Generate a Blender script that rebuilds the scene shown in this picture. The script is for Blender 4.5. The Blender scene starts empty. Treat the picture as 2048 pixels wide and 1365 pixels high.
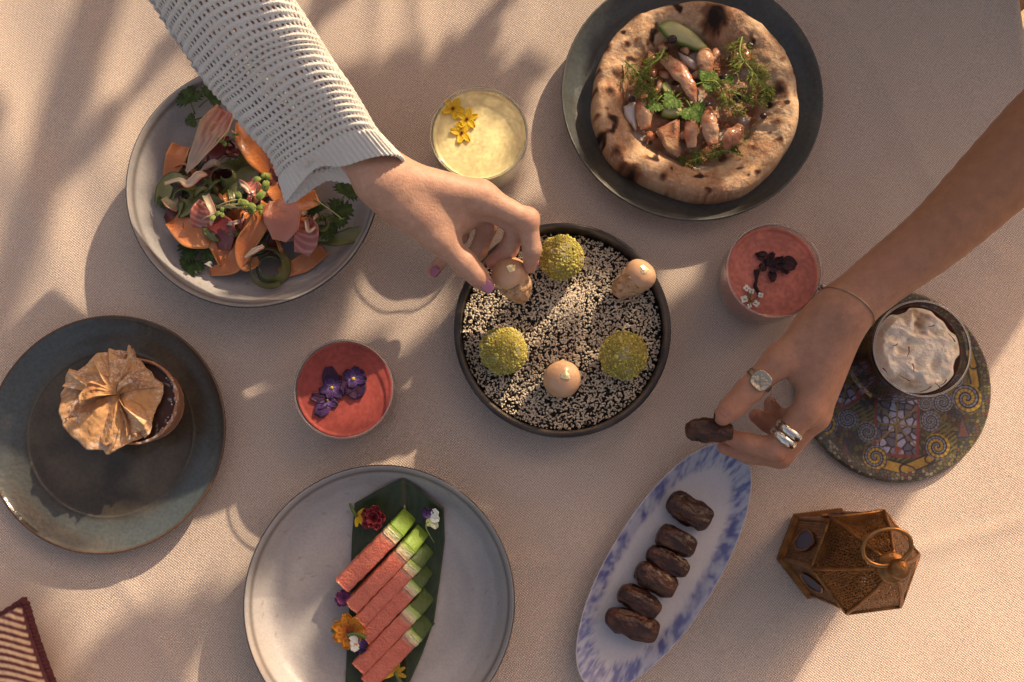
import bpy, math, random
import numpy as np
from mathutils import Vector, Matrix
random.seed(7); rng = np.random.default_rng(7)
sc = bpy.context.scene
COL = sc.collection

# ------------------------------------------------------------------ camera
TILT = math.radians(8.3); DIST = 1.0; LENS = 35.0
CAM = Vector((0, -DIST*math.sin(TILT), DIST*math.cos(TILT)))
cd = bpy.data.cameras.new('camera'); cam = bpy.data.objects.new('camera', cd); COL.objects.link(cam)
cam.location = CAM; cam.rotation_euler = (TILT, 0, 0)
cd.lens = LENS; cd.sensor_width = 36; cd.clip_start = 0.01; cd.clip_end = 50
sc.camera = cam

# ------------------------------------------------------------------ sky, sun, exposure
SUN_AZ = math.radians(55); SUN_EL = math.radians(27)       # azimuth counted from +x towards +y
w = bpy.data.worlds.new('World'); sc.world = w; w.use_nodes = True
wn = w.node_tree; bg = wn.nodes['Background']
sky = wn.nodes.new('ShaderNodeTexSky'); sky.sky_type = 'NISHITA'; sky.sun_disc = False
sky.sun_elevation = SUN_EL; sky.sun_rotation = math.pi/2 - SUN_AZ
sky.air_density = 1.0; sky.dust_density = 6.0; sky.ozone_density = 0.3
tint = wn.nodes.new('ShaderNodeMix'); tint.data_type = 'RGBA'; tint.blend_type = 'MULTIPLY'
tint.inputs['Factor'].default_value = 1.0
tint.inputs['B'].default_value = (1.0, 0.79, 0.655, 1)       # warm evening haze over the whole sky
wn.links.new(sky.outputs[0], tint.inputs['A']); wn.links.new(tint.outputs['Result'], bg.inputs[0])
bg.inputs[1].default_value = 0.15
sd = bpy.data.lights.new('sun', 'SUN'); sun = bpy.data.objects.new('sun', sd); COL.objects.link(sun)
sd.energy = 3.4; sd.angle = math.radians(0.8); sd.color = (1.0, 0.80, 0.56)
SUNV = Vector((math.cos(SUN_AZ)*math.cos(SUN_EL), math.sin(SUN_AZ)*math.cos(SUN_EL), math.sin(SUN_EL)))
sun.rotation_euler = SUNV.to_track_quat('Z', 'Y').to_euler(); sun.location = SUNV*3
vs = sc.view_settings; vs.view_transform = 'Standard'; vs.look = 'None'; vs.gamma = 1.0
vs.use_curve_mapping = False; vs.exposure = 0.80

# ------------------------------------------------------------------ measuring helpers (photo survey -> metres on the table)
FPX = LENS/36*2048
def P(px, py, z=0.0):
    xx = (px-1024)/FPX; yy = -(py-682.5)/FPX
    c, s = math.cos(TILT), math.sin(TILT)
    d = Vector((xx, yy*c+s, yy*s-c))
    return CAM + d*((z-CAM.z)/d.z)
def RR(px, py, z, r): return (P(px+r, py, z)-P(px, py, z)).length

def hsh(ix, iy, iz, seed):
    with np.errstate(over='ignore'):
        h = (ix.astype(np.uint32)*np.uint32(374761393) + iy.astype(np.uint32)*np.uint32(668265263)
             + iz.astype(np.uint32)*np.uint32(2246822519) + np.uint32(seed*3266489+17))
        h = (h ^ (h >> np.uint32(13)))*np.uint32(1274126177)
        h = h ^ (h >> np.uint32(16))
    return h.astype(np.float64)/4294967295.0
def noise(p, scale, seed=0, octv=1):
    """smooth value noise in 0..1; p is (n,3), scale is cells per metre"""
    p = np.asarray(p, float); out = 0; amp = 1; tot = 0
    for o in range(octv):
        q = p*scale*(2**o)+13.7; i = np.floor(q).astype(np.int64); f = q-i; f = f*f*(3-2*f)
        v = 0
        for dx in (0, 1):
            for dy in (0, 1):
                for dz in (0, 1):
                    wt = (f[..., 0] if dx else 1-f[..., 0])*(f[..., 1] if dy else 1-f[..., 1])*(f[..., 2] if dz else 1-f[..., 2])
                    v = v+wt*hsh(i[..., 0]+dx, i[..., 1]+dy, i[..., 2]+dz, seed+o*31)
        out = out+v*amp; tot += amp; amp *= .5
    return out/tot
def sst(a, b, x):
    t = np.clip((x-a)/(b-a), 0, 1); return t*t*(3-2*t)
def mixc(a, b, t):
    a = np.asarray(a, float); b = np.asarray(b, float); t = np.asarray(t)[..., None]
    return a*(1-t)+b*t

# ------------------------------------------------------------------ materials
MATS = {}
def M(name, col=None, rough=.5, spec=.5, metal=0, sss=0, sssr=(.01, .004, .002), coat=0, bump=(), var=None, sheen=0, trans=0, ior=1.45, emit=None):
    if name in MATS: return MATS[name]
    m = bpy.data.materials.new(name); m.use_nodes = True; n = m.node_tree; b = n.nodes['Principled BSDF']
    L = n.links.new
    tc = n.nodes.new('ShaderNodeTexCoord')
    if col is None:
        a = n.nodes.new('ShaderNodeAttribute'); a.attribute_name = 'Col'; csock = a.outputs['Color']
    else:
        r = n.nodes.new('ShaderNodeRGB'); r.outputs[0].default_value = (*col, 1); csock = r.outputs[0]
    if var:
        nt = n.nodes.new('ShaderNodeTexNoise'); nt.inputs['Scale'].default_value = var[0]; nt.inputs['Detail'].default_value = 5
        L(tc.outputs['Object'], nt.inputs['Vector'])
        mr = n.nodes.new('ShaderNodeMapRange'); mr.inputs[1].default_value = .3; mr.inputs[2].default_value = .7
        mr.inputs[3].default_value = 1-var[1]; mr.inputs[4].default_value = 1+var[1]
        L(nt.outputs['Fac'], mr.inputs[0])
        mx = n.nodes.new('ShaderNodeVectorMath'); mx.operation = 'SCALE'
        L(csock, mx.inputs[0]); L(mr.outputs[0], mx.inputs['Scale']); csock = mx.outputs[0]
    L(csock, b.inputs['Base Color'])
    b.inputs['Roughness'].default_value = rough; b.inputs['Specular IOR Level'].default_value = spec
    b.inputs['Metallic'].default_value = metal; b.inputs['IOR'].default_value = ior
    b.inputs['Coat Weight'].default_value = coat; b.inputs['Coat Roughness'].default_value = .08
    b.inputs['Sheen Weight'].default_value = sheen; b.inputs['Transmission Weight'].default_value = trans
    if sss:
        b.inputs['Subsurface Weight'].default_value = sss; b.inputs['Subsurface Radius'].default_value = (1, .45, .25)
        b.inputs['Subsurface Scale'].default_value = sssr[0]
    prev = None
    for sc_, h in bump:
        nt = n.nodes.new('ShaderNodeTexNoise'); nt.inputs['Scale'].default_value = sc_; nt.inputs['Detail'].default_value = 4
        L(tc.outputs['Object'], nt.inputs['Vector'])
        bp = n.nodes.new('ShaderNodeBump'); bp.inputs['Distance'].default_value = h; bp.inputs['Strength'].default_value = 1
        L(nt.outputs['Fac'], bp.inputs['Height'])
        if prev: L(prev, bp.inputs['Normal'])
        prev = bp.outputs[0]
    if prev: L(prev, b.inputs['Normal'])
    MATS[name] = m; return m

def thin_glass(name, tintc=(1, 1, 1), ior=1.5, rough=0.03):
    m = bpy.data.materials.new(name); m.use_nodes = True; n = m.node_tree; n.nodes.remove(n.nodes['Principled BSDF'])
    o = n.nodes['Material Output']; t = n.nodes.new('ShaderNodeBsdfTransparent'); t.inputs[0].default_value = (*tintc, 1)
    g = n.nodes.new('ShaderNodeBsdfGlossy'); g.inputs['Roughness'].default_value = rough
    lw = n.nodes.new('ShaderNodeLayerWeight'); lw.inputs['Blend'].default_value = .5
    pw = n.nodes.new('ShaderNodeMath'); pw.operation = 'POWER'; pw.inputs[1].default_value = 4.5; n.links.new(lw.outputs['Facing'], pw.inputs[0])
    f = n.nodes.new('ShaderNodeMath'); f.operation = 'MULTIPLY_ADD'; f.inputs[1].default_value = 1.0; f.inputs[2].default_value = .07; n.links.new(pw.outputs[0], f.inputs[0])
    x = n.nodes.new('ShaderNodeMixShader'); L = n.links.new
    L(f.outputs[0], x.inputs[0]); L(t.outputs[0], x.inputs[1]); L(g.outputs[0], x.inputs[2]); L(x.outputs[0], o.inputs[0])
    return m
def perforated(name, col):
    m = M(name, col, rough=.42, metal=.75, var=(60, .45), bump=((300, .0006),))
    n = m.node_tree; b = n.nodes['Principled BSDF']; L = n.links.new
    tc = n.nodes.new('ShaderNodeTexCoord'); v = n.nodes.new('ShaderNodeTexVoronoi'); v.voronoi_dimensions = '2D'; v.inputs['Scale'].default_value = 410
    v.inputs['Randomness'].default_value = .55
    L(tc.outputs['UV'], v.inputs['Vector'])
    c = n.nodes.new('ShaderNodeMath'); c.operation = 'GREATER_THAN'; c.inputs[1].default_value = .33
    L(v.outputs['Distance'], c.inputs[0]); L(c.outputs[0], b.inputs['Alpha'])
    return m

# ------------------------------------------------------------------ mesh helpers
def arr(v): return np.array([tuple(a) for a in v], float) if not isinstance(v, np.ndarray) else v
def mesh(name, V, F, mat, parent=None, col=None, smooth=True, loc=None):
    V = arr(V); me = bpy.data.meshes.new(name)
    base = np.array(parent.location if parent is not None and loc is None else (loc if loc is not None else (0, 0, 0)), float)
    if parent is not None and parent.parent is not None: base = base+np.array(parent.parent.location)
    if isinstance(F, np.ndarray): F = F.tolist()
    me.from_pydata((V-base).tolist(), [], F); me.update()
    if smooth: me.polygons.foreach_set('use_smooth', np.ones(len(me.polygons), bool))
    if col is not None:
        col = np.asarray(col, float)
        if col.ndim == 1: col = np.tile(col, (len(V), 1))
        a = me.color_attributes.new('Col', 'FLOAT_COLOR', 'POINT')
        a.data.foreach_set('color', np.c_[col, np.ones(len(col))].astype(np.float32).ravel())
    me.materials.append(mat)
    o = bpy.data.objects.new(name, me); COL.objects.link(o)
    if parent is not None:
        o.parent = parent
        if parent.type == 'MESH' : o.location = (0, 0, 0)
    else: o.location = base
    return o
def tag(o, label, cat, group=None, kind=None):
    if label: o['label'] = label
    if cat: o['category'] = cat
    if group: o['group'] = group
    if kind: o['kind'] = kind
    return o
def thing(name, label, cat, loc, group=None):
    o = bpy.data.objects.new(name, None); COL.objects.link(o); o.location = loc; o.empty_display_size = .02
    return tag(o, label, cat, group)
def base_of(V):
    V = arr(V); return np.array([V[:, 0].mean(), V[:, 1].mean(), V[:, 2].min()])
def single(name, label, cat, V, F, mat, col=None, group=None, smooth=True):
    return tag(mesh(name, V, F, mat, None, col, smooth, loc=base_of(V)), label, cat, group)
def flat_uv(o):                                   # metric UVs, each face laid flat
    me = o.data; uv = me.uv_layers.new(name='metric')
    for p in me.polygons:
        n_ = p.normal; t_ = n_.orthogonal().normalized() if abs(n_.z) > .99 else Vector((0, 0, 1)).cross(n_).normalized(); b_ = n_.cross(t_)
        for li in p.loop_indices:
            co = me.vertices[me.loops[li].vertex_index].co; uv.data[li].uv = (co.dot(t_), co.dot(b_))
    return o
def solid(o, t, off=0):
    m = o.modifiers.new('thickness', 'SOLIDIFY'); m.thickness = t; m.offset = off; return o
def bev(o, wd, seg=2):
    m = o.modifiers.new('bevel', 'BEVEL'); m.width = wd; m.segments = seg; m.limit_method = 'ANGLE'; return o

def catmull(pts, n):
    p = np.array([tuple(a) for a in pts], float)
    if len(p) == 2: return p[0]+(p[1]-p[0])*np.linspace(0, 1, n)[:, None]
    q = np.vstack([2*p[0]-p[1], p, 2*p[-1]-p[-2]]); out = []
    for u in np.linspace(0, len(p)-1-1e-9, n):
        i = int(u); t = u-i; a, b, c, d = q[i:i+4]
        out.append(.5*((2*b)+(c-a)*t+(2*a-5*b+4*c-d)*t*t+(3*b-a-3*c+d)*t**3))
    return np.array(out)
def grid_faces(nu, nv, cu=False, cv=False):
    F = []
    for i in range(nu if cu else nu-1):
        for j in range(nv if cv else nv-1):
            a, b = i*nv+j, ((i+1) % nu)*nv+j; c, d = ((i+1) % nu)*nv+(j+1) % nv, i*nv+(j+1) % nv
            F.append((a, b, c, d))
    return F
def lathe(prof, n, c, dense=None, wob=0, seed=1, axis=None):
    p = catmull(prof, dense) if dense else np.array(prof, float)
    th = np.linspace(0, 2*math.pi, n, endpoint=False)
    r = p[:, 0][:, None]*np.ones(n)[None]
    V = np.stack([r*np.cos(th), r*np.sin(th), p[:, 1][:, None]+0*r], -1)
    if wob:
        w_ = noise(np.stack([np.cos(th)*2, np.sin(th)*2, 0*th], -1), 1, seed)-.5
        V[..., :2] *= (1+wob*w_)[None, :, None]
    V = V.reshape(-1, 3)
    if axis is not None:
        R_ = np.array(Vector(axis).to_track_quat('Z', 'Y').to_matrix()); V = V@R_.T
    return V+np.array(c), [(a, d, c_, b) for a, b, c_, d in grid_faces(len(p), n, False, True)], p
def tube(pts, rad, n=8, dense=None, cap=True, flat=1.0, closed=False):
    p = catmull(pts, dense) if dense else np.array([tuple(a) for a in pts], float)
    r = np.interp(np.linspace(0, 1, len(p)), np.linspace(0, 1, len(np.atleast_1d(rad))), np.atleast_1d(rad))
    t = np.gradient(p, axis=0)
    if closed: t = np.roll(p, -1, 0)-np.roll(p, 1, 0)
    t /= np.linalg.norm(t, axis=1)[:, None]+1e-12
    up = np.array([0, 0, 1.]);
    V = []
    s = np.cross(t[0], up)
    if np.linalg.norm(s) < .05: s = np.array([1., 0, 0])
    for i in range(len(p)):
        s = s-t[i]*s.dot(t[i]); s /= np.linalg.norm(s); b = np.cross(s, t[i])
        for k in range(n):
            a = 2*math.pi*k/n
            V.append(p[i]+r[i]*(math.cos(a)*s+math.sin(a)*b*flat))
    F = grid_faces(len(p), n, closed, True)
    if cap and not closed:
        F.append(tuple(range(n))); F.append(tuple(range((len(p)-1)*n, len(p)*n))[::-1])
    return np.array(V), F
def merge(parts):
    V = []; F = []; o = 0
    for v, f in parts:
        v = arr(v); V.append(v); F += [tuple(i+o for i in q) for q in f]; o += len(v)
    return np.vstack(V), F
def ico(sub):
    import bmesh
    bm = bmesh.new(); bmesh.ops.create_icosphere(bm, subdivisions=sub, radius=1)
    V = np.array([v.co[:] for v in bm.verts]); F = [tuple(v.index for v in f.verts) for f in bm.faces]; bm.free()
    return V, F
def box(c, s, rotz=0):
    V = np.array([(x, y, z) for x in (-.5, .5) for y in (-.5, .5) for z in (-.5, .5)])*np.array(s)
    a = rotz; R_ = np.array([[math.cos(a), -math.sin(a), 0], [math.sin(a), math.cos(a), 0], [0, 0, 1]])
    return V@R_.T+np.array(c), [(0, 1, 3, 2), (4, 6, 7, 5), (0, 4, 5, 1), (2, 3, 7, 6), (0, 2, 6, 4), (1, 5, 7, 3)]
def ribbon(pts, width, twist=0, n=40, m=9, curl=0.0, ruffle=0.0, seed=0):
    """strip through 3-D points; twist 0 = lying flat, 90 = standing on edge. returns V, F, s(along), t(across)"""
    p = catmull(pts, n); t = np.gradient(p, axis=0); t /= np.linalg.norm(t, axis=1)[:, None]+1e-9
    wv = np.interp(np.linspace(0, 1, n), np.linspace(0, 1, len(np.atleast_1d(width))), np.atleast_1d(width))
    tw = np.radians(np.interp(np.linspace(0, 1, n), np.linspace(0, 1, len(np.atleast_1d(twist))), np.atleast_1d(twist)))
    V = []; S = []; T = []
    for i in range(n):
        side = np.cross(t[i], (0, 0, 1.)); side /= np.linalg.norm(side)+1e-9; up = np.cross(side, t[i])
        d = side*math.cos(tw[i])+up*math.sin(tw[i]); nn = -side*math.sin(tw[i])+up*math.cos(tw[i])
        for j in range(m):
            q = -1+2*j/(m-1)
            V.append(p[i]+d*q*wv[i]/2+nn*(curl*wv[i]*q*q)); S.append(i/(n-1)); T.append(q)
    V = np.array(V)
    if ruffle: V[:, 2] += ruffle*(noise(V, 90, seed)-.5)*2
    return V, grid_faces(n, m), np.array(S), np.array(T)
def pp(L): return [P(*a) for a in L]
# ================================================================== the setting
def fabric_mat():
    m = M('linen', (.553, .445, .370), rough=.9, spec=.15, sheen=.12, var=(7, .06))
    n = m.node_tree; b = n.nodes['Principled BSDF']; L = n.links.new
    tc = n.nodes.new('ShaderNodeTexCoord')
    hs = []
    for ang in (38, 128):
        mp = n.nodes.new('ShaderNodeMapping'); mp.inputs['Rotation'].default_value = (0, 0, math.radians(ang))
        L(tc.outputs['Object'], mp.inputs['Vector'])
        wv = n.nodes.new('ShaderNodeTexWave'); wv.bands_direction = 'X'; wv.inputs['Scale'].default_value = 160
        wv.inputs['Distortion'].default_value = 1.1; wv.inputs['Detail Scale'].default_value = 1.6; wv.inputs['Detail'].default_value = 2
        L(mp.outputs[0], wv.inputs['Vector']); hs.append(wv.outputs['Fac'])
    mu = n.nodes.new('ShaderNodeMath'); mu.operation = 'MULTIPLY'; L(hs[0], mu.inputs[0]); L(hs[1], mu.inputs[1])
    nz = n.nodes.new('ShaderNodeTexNoise'); nz.inputs['Scale'].default_value = 640; nz.inputs['Detail'].default_value = 2
    L(tc.outputs['Object'], nz.inputs['Vector'])
    ad = n.nodes.new('ShaderNodeMath'); ad.operation = 'MULTIPLY_ADD'; ad.inputs[1].default_value = 1.0
    L(nz.outputs['Fac'], ad.inputs[0]); L(mu.outputs[0], ad.inputs[2])
    bp = n.nodes.new('ShaderNodeBump'); bp.inputs['Distance'].default_value = .0006; bp.inputs['Strength'].default_value = .7
    L(ad.outputs[0], bp.inputs['Height']); L(bp.outputs[0], b.inputs['Normal'])
    mr = n.nodes.new('ShaderNodeMapRange'); mr.inputs[1].default_value = .2; mr.inputs[2].default_value = 1.2
    mr.inputs[3].default_value = .52; mr.inputs[4].default_value = 1.42; L(ad.outputs[0], mr.inputs[0])
    old = b.inputs['Base Color'].links[0].from_socket
    sx = n.nodes.new('ShaderNodeVectorMath'); sx.operation = 'SCALE'; L(old, sx.inputs[0]); L(mr.outputs[0], sx.inputs['Scale'])
    L(sx.outputs[0], b.inputs['Base Color'])
    return m
LINEN = fabric_mat()
e0, e1 = P(2026, 0), P(2052, 195)                       # the table's right edge
def edge_x(y): return e0.x+(e1.x-e0.x)*(y-e0.y)/(e1.y-e0.y)
ny, nx = 260, 300
ys = np.linspace(-.75, .80, ny); us = np.linspace(0, 1, nx)
V = []
for y in ys:
    ex = edge_x(y); s = -.95+us*(ex+.95+.35)            # arc length across, the last 35 cm hang over the edge
    over = np.maximum(s-ex, 0); rad = .012; a = np.clip(over/rad, 0, math.pi/2); hang = np.maximum(over-rad*math.pi/2, 0)
    x = np.minimum(s, ex)+rad*np.sin(a)+hang*.06; z = -rad*(1-np.cos(a))-hang
    V.append(np.stack([x, np.full(nx, y), z], -1))
V = np.array(V).reshape(-1, 3); xs, yy = V[:, 0], V[:, 1]
flat = (V[:, 2] > -1e-6)
fold = 0*xs
for fx, fw, fh, slope, y0 in ((-.145, .012, .0065, .06, .26), (-.092, .011, .0058, -.05, .25), (-.035, .016, .0052, .10, .27), (.012, .012, .0045, .02, .30), (-.43, .030, .007, -.42, .0), (-.37, .030, .006, -.30, .04), (-.49, .035, .006, -.5, -.10), (-.32, .024, .0045, -.20, .16), (.33, .05, .003, .3, .05)):
    c = fx+slope*(yy-y0); fold += fh*np.exp(-((xs-c)/fw)**2)*sst(y0-.04, y0+.16, yy)
for x0, y0, a0, ln_, hh in ((-.12, .02, 1.2, .20, .0016), (.42, -.20, .5, .25, .0016), (-.35, -.28, 2.4, .18, .0018), (.20, -.30, 1.9, .15, .0012), (-.02, -.22, .3, .16, .0012), (.40, .24, 2.2, .2, .0016), (.05, .22, 1.3, .14, .0014), (-.30, -.02, .9, .12, .0012)):
    uu = (xs-x0)*math.cos(a0)+(yy-y0)*math.sin(a0); ww = -(xs-x0)*math.sin(a0)+(yy-y0)*math.cos(a0)+.02*np.sin(uu*14)
    fold += hh*np.exp(-(ww/.007)**2)*np.exp(-(uu/ln_)**4)
fold += .0048*(noise(V*[1, .45, 0], 9, 3, 2)-.5)+.0007*(noise(V*[1, .7, 0], 38, 6, 2)-.5)
V[:, 2] += np.where(flat, fold-.001, 0)
V[:, 2] -= .0005
cloth = mesh('tablecloth', V, [(a, d, c, b) for a, b, c, d in grid_faces(ny, nx)], LINEN)
cloth['kind'] = 'structure'
o = mesh('ground', [(-6, -6, -.76), (6, -6, -.76), (6, 6, -.76), (-6, 6, -.76)], [(0, 1, 2, 3)], M('paving', (.16, .125, .10), rough=.85, var=(3, .3), bump=((20, .004),)))
o['kind'] = 'structure'

# added out of view to shade the table: a timber post and leaf screen
q0 = P(2048, 640); azv = Vector((math.cos(SUN_AZ), math.sin(SUN_AZ), 0)); crs = Vector((-azv.y, azv.x, 0))
pc = Vector((q0.x, q0.y, 0))+azv*.62+crs*.055
post = thing('added_shade_post', 'unseen square timber post added to cast the straight shade edge', 'post', (pc.x, pc.y, -.76))
bev(mesh('shaft', *box((pc.x, pc.y, .27), (.11, .11, 2.06), SUN_AZ), M('timber', (.2, .12, .07), rough=.8, var=(30, .3)), post), .006)
bev(mesh('cap', *box((pc.x, pc.y, 1.316), (.135, .135, .03), SUN_AZ), M('timber', (.2, .12, .07)), post), .004)
# sunlit gaps: photo x, y, height above the table, radius in metres (seen square to the sun)
GAPS = [(40, 40, 0, .030), (150, 60, 0, .036), (240, 60, 0, .036), (180, 190, 0, .014), (30, 280, 0, .010), (20, 470, 0, .022), (90, 500, 0, .014), (20, 600, 0, .012), (110, 560, 0, .009), (330, 200, 0, .010), (95, 240, 0, .008), (230, 330, 0, .010),
        (700, 40, 0, .012), (790, 30, 0, .014), (900, 25, 0, .012), (1060, 30, 0, .014), (1180, 10, 0, .010), (600, -60, 0, .02), (850, -60, 0, .02),
        (180, 1225, 0, .003), (205, 1212, 0, .0025),
        (560, -30, .225, .034), (590, 20, .222, .040), (640, 80, .215, .042), (690, 160, .208, .042), (740, 240, .198, .042), (790, 310, .185, .036), (860, 350, .165, .036), (930, 360, .150, .034), (1000, 400, .140, .028), (1060, 430, .125, .020), (1070, 490, .1, .010),
        (1000, 545, .07, .006), (958, 240, .08, .014), (1000, 320, .08, .010), (1140, 600, .03, .0055), (985, 580, .03, .0035), (1035, 690, .05, .005), (1040, 715, .05, .004), (1135, 500, .05, .005), (1140, 745, .055, .004), (1290, 545, .055, .004), (1060, 800, .03, .002),
        (262, 320, .046, .003), (266, 380, .046, .004), (282, 450, .046, .004), (320, 515, .046, .004), (370, 560, .046, .004), (430, 592, .046, .004), (500, 603, .046, .003), (570, 600, .046, .002),
        (505, 1190, .040, .005), (512, 1260, .036, .009), (545, 1330, .028, .010), (560, 1390, .025, .012), (530, 1310, .03, .009),
        (18, 940, .015, .006), (40, 975, .015, .004), (215, 1062, .015, .005), (250, 1050, .015, .004), (395, 1000, .017, .002),
        (1150, 90, .02, .004), (1143, 140, .02, .004), (1240, 60, .05, .006), (1310, 30, .05, .008), (1500, 30, .05, .012), (1560, 90, .05, .010), (1595, 200, .05, .006), (1330, 50, .05, .004), (1396, 190, .04, .003), (1200, 170, .05, .005), (1250, 300, .05, .005), (1480, 370, .05, .004), (1335, 250, .05, .003), (1500, 170, .05, .004),
        (180, 740, .06, .004), (620, 860, .068, .005), (790, 1060, .04, .004), (830, 1070, .04, .003), (500, 380, .05, .002), (530, 380, .05, .003)]
cen = Vector((0, 0, 0)); gx = []
for px, py, z, r in GAPS:
    p = P(px, py, z); gx.append((p.dot(crs), p.z*math.cos(SUN_EL)-p.dot(azv)*math.sin(SUN_EL), r))
gx = np.array(gx); upv = Vector((-azv.x*math.sin(SUN_EL), -azv.y*math.sin(SUN_EL), math.cos(SUN_EL)))
edge_c = (pc-crs*.055).dot(crs)
tree = thing('added_shade_tree', 'unseen leafy tree added to dapple the light on the table', 'tree', (.15, 1.75, -.76))  # added unseen tree, its leaf gaps shaped to the wanted sun patches
LV = []; LF = []; ln = 0
leafs = np.array([(0, -1, 0), (.42, -.45, .08), (.5, .1, .1), (.28, .65, .06), (0, 1.05, 0), (-.28, .65, .06), (-.5, .1, .1), (-.42, -.45, .08), (0, 0, -.02)])
lfac = [(8, i, (i+1) % 8) for i in range(8)]
tries = 0
while tries < 24000:
    tries += 1
    a = rng.uniform(edge_c-.02, edge_c+1.35); b = rng.uniform(-.62, .60)
    s = rng.uniform(.018, .032)
    if a < edge_c+s*1.0 and a > edge_c-.01 and rng.random() < .0: continue
    if a < edge_c+.02: continue
    d = np.hypot(gx[:, 0]-a, gx[:, 1]-b)-gx[:, 2]
    if d.min() < s*.95: continue
    dist = rng.uniform(1.15, 1.4)
    q = azv*0+crs*a+upv*b+SUNV*dist
    if q.z < .05 or q.y < .60: continue
    R_ = np.array((SUNV.to_track_quat('Z', 'Y').to_matrix() @ Matrix.Rotation(rng.uniform(0, 6.28), 3, 'Z') @ Matrix.Rotation(rng.normal(0, .45), 3, 'X')))
    LV.append(leafs*s@R_.T+np.array(q)); LF += [(x+ln, y+ln, z_+ln) for x, y, z_ in lfac]; ln += 9
fo = mesh('added_leaf_screen', np.vstack(LV), LF, M('leaf_green', (.06, .11, .03), rough=.5, var=(8, .3)), tree); fo['kind'] = 'stuff'
tv, tf = merge([tube([(.15, 1.75, -.76), (.12, 1.72, .2), (.05, 1.7, 1.3)], [.06, .045, .02], 10, 12),
                tube([(.13, 1.73, .3), (.5, 1.5, .9), (.8, 1.4, 1.3)], [.03, .02, .008], 8, 12),
                tube([(.12, 1.72, .3), (-.3, 1.5, .9), (-.8, 1.5, 1.3)], [.03, .018, .006], 8, 12)])
mesh('added_trunk', tv, tf, M('bark', (.12, .08, .05), rough=.9, bump=((40, .01),)), tree)

# a seat cushion down beside the table, just showing past its edge
def pillow(c, sx, sy, h, rot, n=41):
    u = np.linspace(-1, 1, n); U, W = np.meshgrid(u, u, indexing='ij')
    pr = (np.clip(1-np.abs(U)**3.2, 0, 1)*np.clip(1-np.abs(W)**3.2, 0, 1))**.5
    sq = 1-.07*(1-U**2)*W**2; sp = 1-.07*(1-W**2)*U**2
    X, Y = U*sx*sp, W*sy*sq
    a, b = math.cos(rot), math.sin(rot)
    def lay(sg): return np.stack([c[0]+X*a-Y*b, c[1]+X*b+Y*a, c[2]+sg*h*pr], -1).reshape(-1, 3)
    F = grid_faces(n, n); V = np.vstack([lay(1), lay(-1)])
    return V, F+[tuple(i+n*n for i in q[::-1]) for q in F], np.r_[U.ravel(), U.ravel()], np.r_[W.ravel(), W.ravel()]
cpos = P(2105, 120, -.32)
V, F, U, W = pillow(cpos, .085, .06, .03, -.9)
single('seat_cushion', 'beige seat cushion below the table edge in the top right corner', 'cushion', V, F, M('canvas', (.62, .48, .30), rough=.9, bump=((400, .001),)))

# striped textile in the lower left corner
crn = P(70, 1606, .03); V, F, U, W = pillow((crn.x-.054, crn.y+.081, .026), .07, .075, .024, math.radians(26), 141)
s = np.sin(((U*.07*math.sin(math.radians(38))+W*.075*math.cos(math.radians(38)))+.0015*np.sin(U*7))*2*math.pi/.0060)
colr = mixc((.62, .45, .29), (.10, .022, .028), sst(-.25, .25, s))
edge = np.maximum(np.abs(U), np.abs(W)); colr = mixc(colr, (.09, .02, .024), sst(.955, .97, edge))
th = thing('striped_cushion', 'maroon and cream striped cushion with corded edge in lower left corner', 'cushion', base_of(V))
mesh('cover', V, F, M('stripe_cloth', None, rough=.95, sheen=.2, bump=((900, .0008),), var=(300, .2)), th, colr)
n_ = 141; top = V[:n_*n_].reshape(n_, n_, 3); ring = np.vstack([top[:, 0], top[-1, 1:], top[-2::-1, -1], top[0, -2:0:-1]])[::2]
rp = []
for k in range(len(ring)*3):
    f = k/3; i = int(f); a = ring[i % len(ring)]; b = ring[(i+1) % len(ring)]; c = a+(b-a)*(f-i)
    t = (b-a)/np.linalg.norm(b-a); s_ = np.cross(t, (0, 0, 1)); ph = k*1.15
    rp.append(c+.0018*(math.cos(ph)*s_+math.sin(ph)*np.array((0, 0, 1.))))
V2, F2 = tube(rp, [.0028], 6, closed=True)
mesh('corded_edge', V2, F2, M('maroon_cord', (.085, .018, .022), rough=.9, bump=((700, .001),)), th)
# ================================================================== dishes
def glazed(V, c, cols, seed, sp=0.0):
    r = np.hypot(V[:, 0]-c[0], V[:, 1]-c[1]); return r
def dish(name, label, cat, c, prof, n, dense, colfn, mat, group=None, rimband=None):
    V, F, p = lathe(prof, n, c, dense)
    th = thing(name, label, cat, c, group)
    ii = np.repeat(np.arange(len(p)), n)/(len(p)-1.0)
    mesh('body', V, F, mat, th, colfn(V-np.array(c), ii))
    return th
GLAZE = M('glaze', None, rough=.32, spec=.5, coat=.15, bump=((60, .0012), (900, .00012)), var=(420, .07))
STONE = M('stoneware', None, rough=.33, spec=.5, bump=((120, .0006), (1200, .0002)), var=(260, .16))

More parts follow.
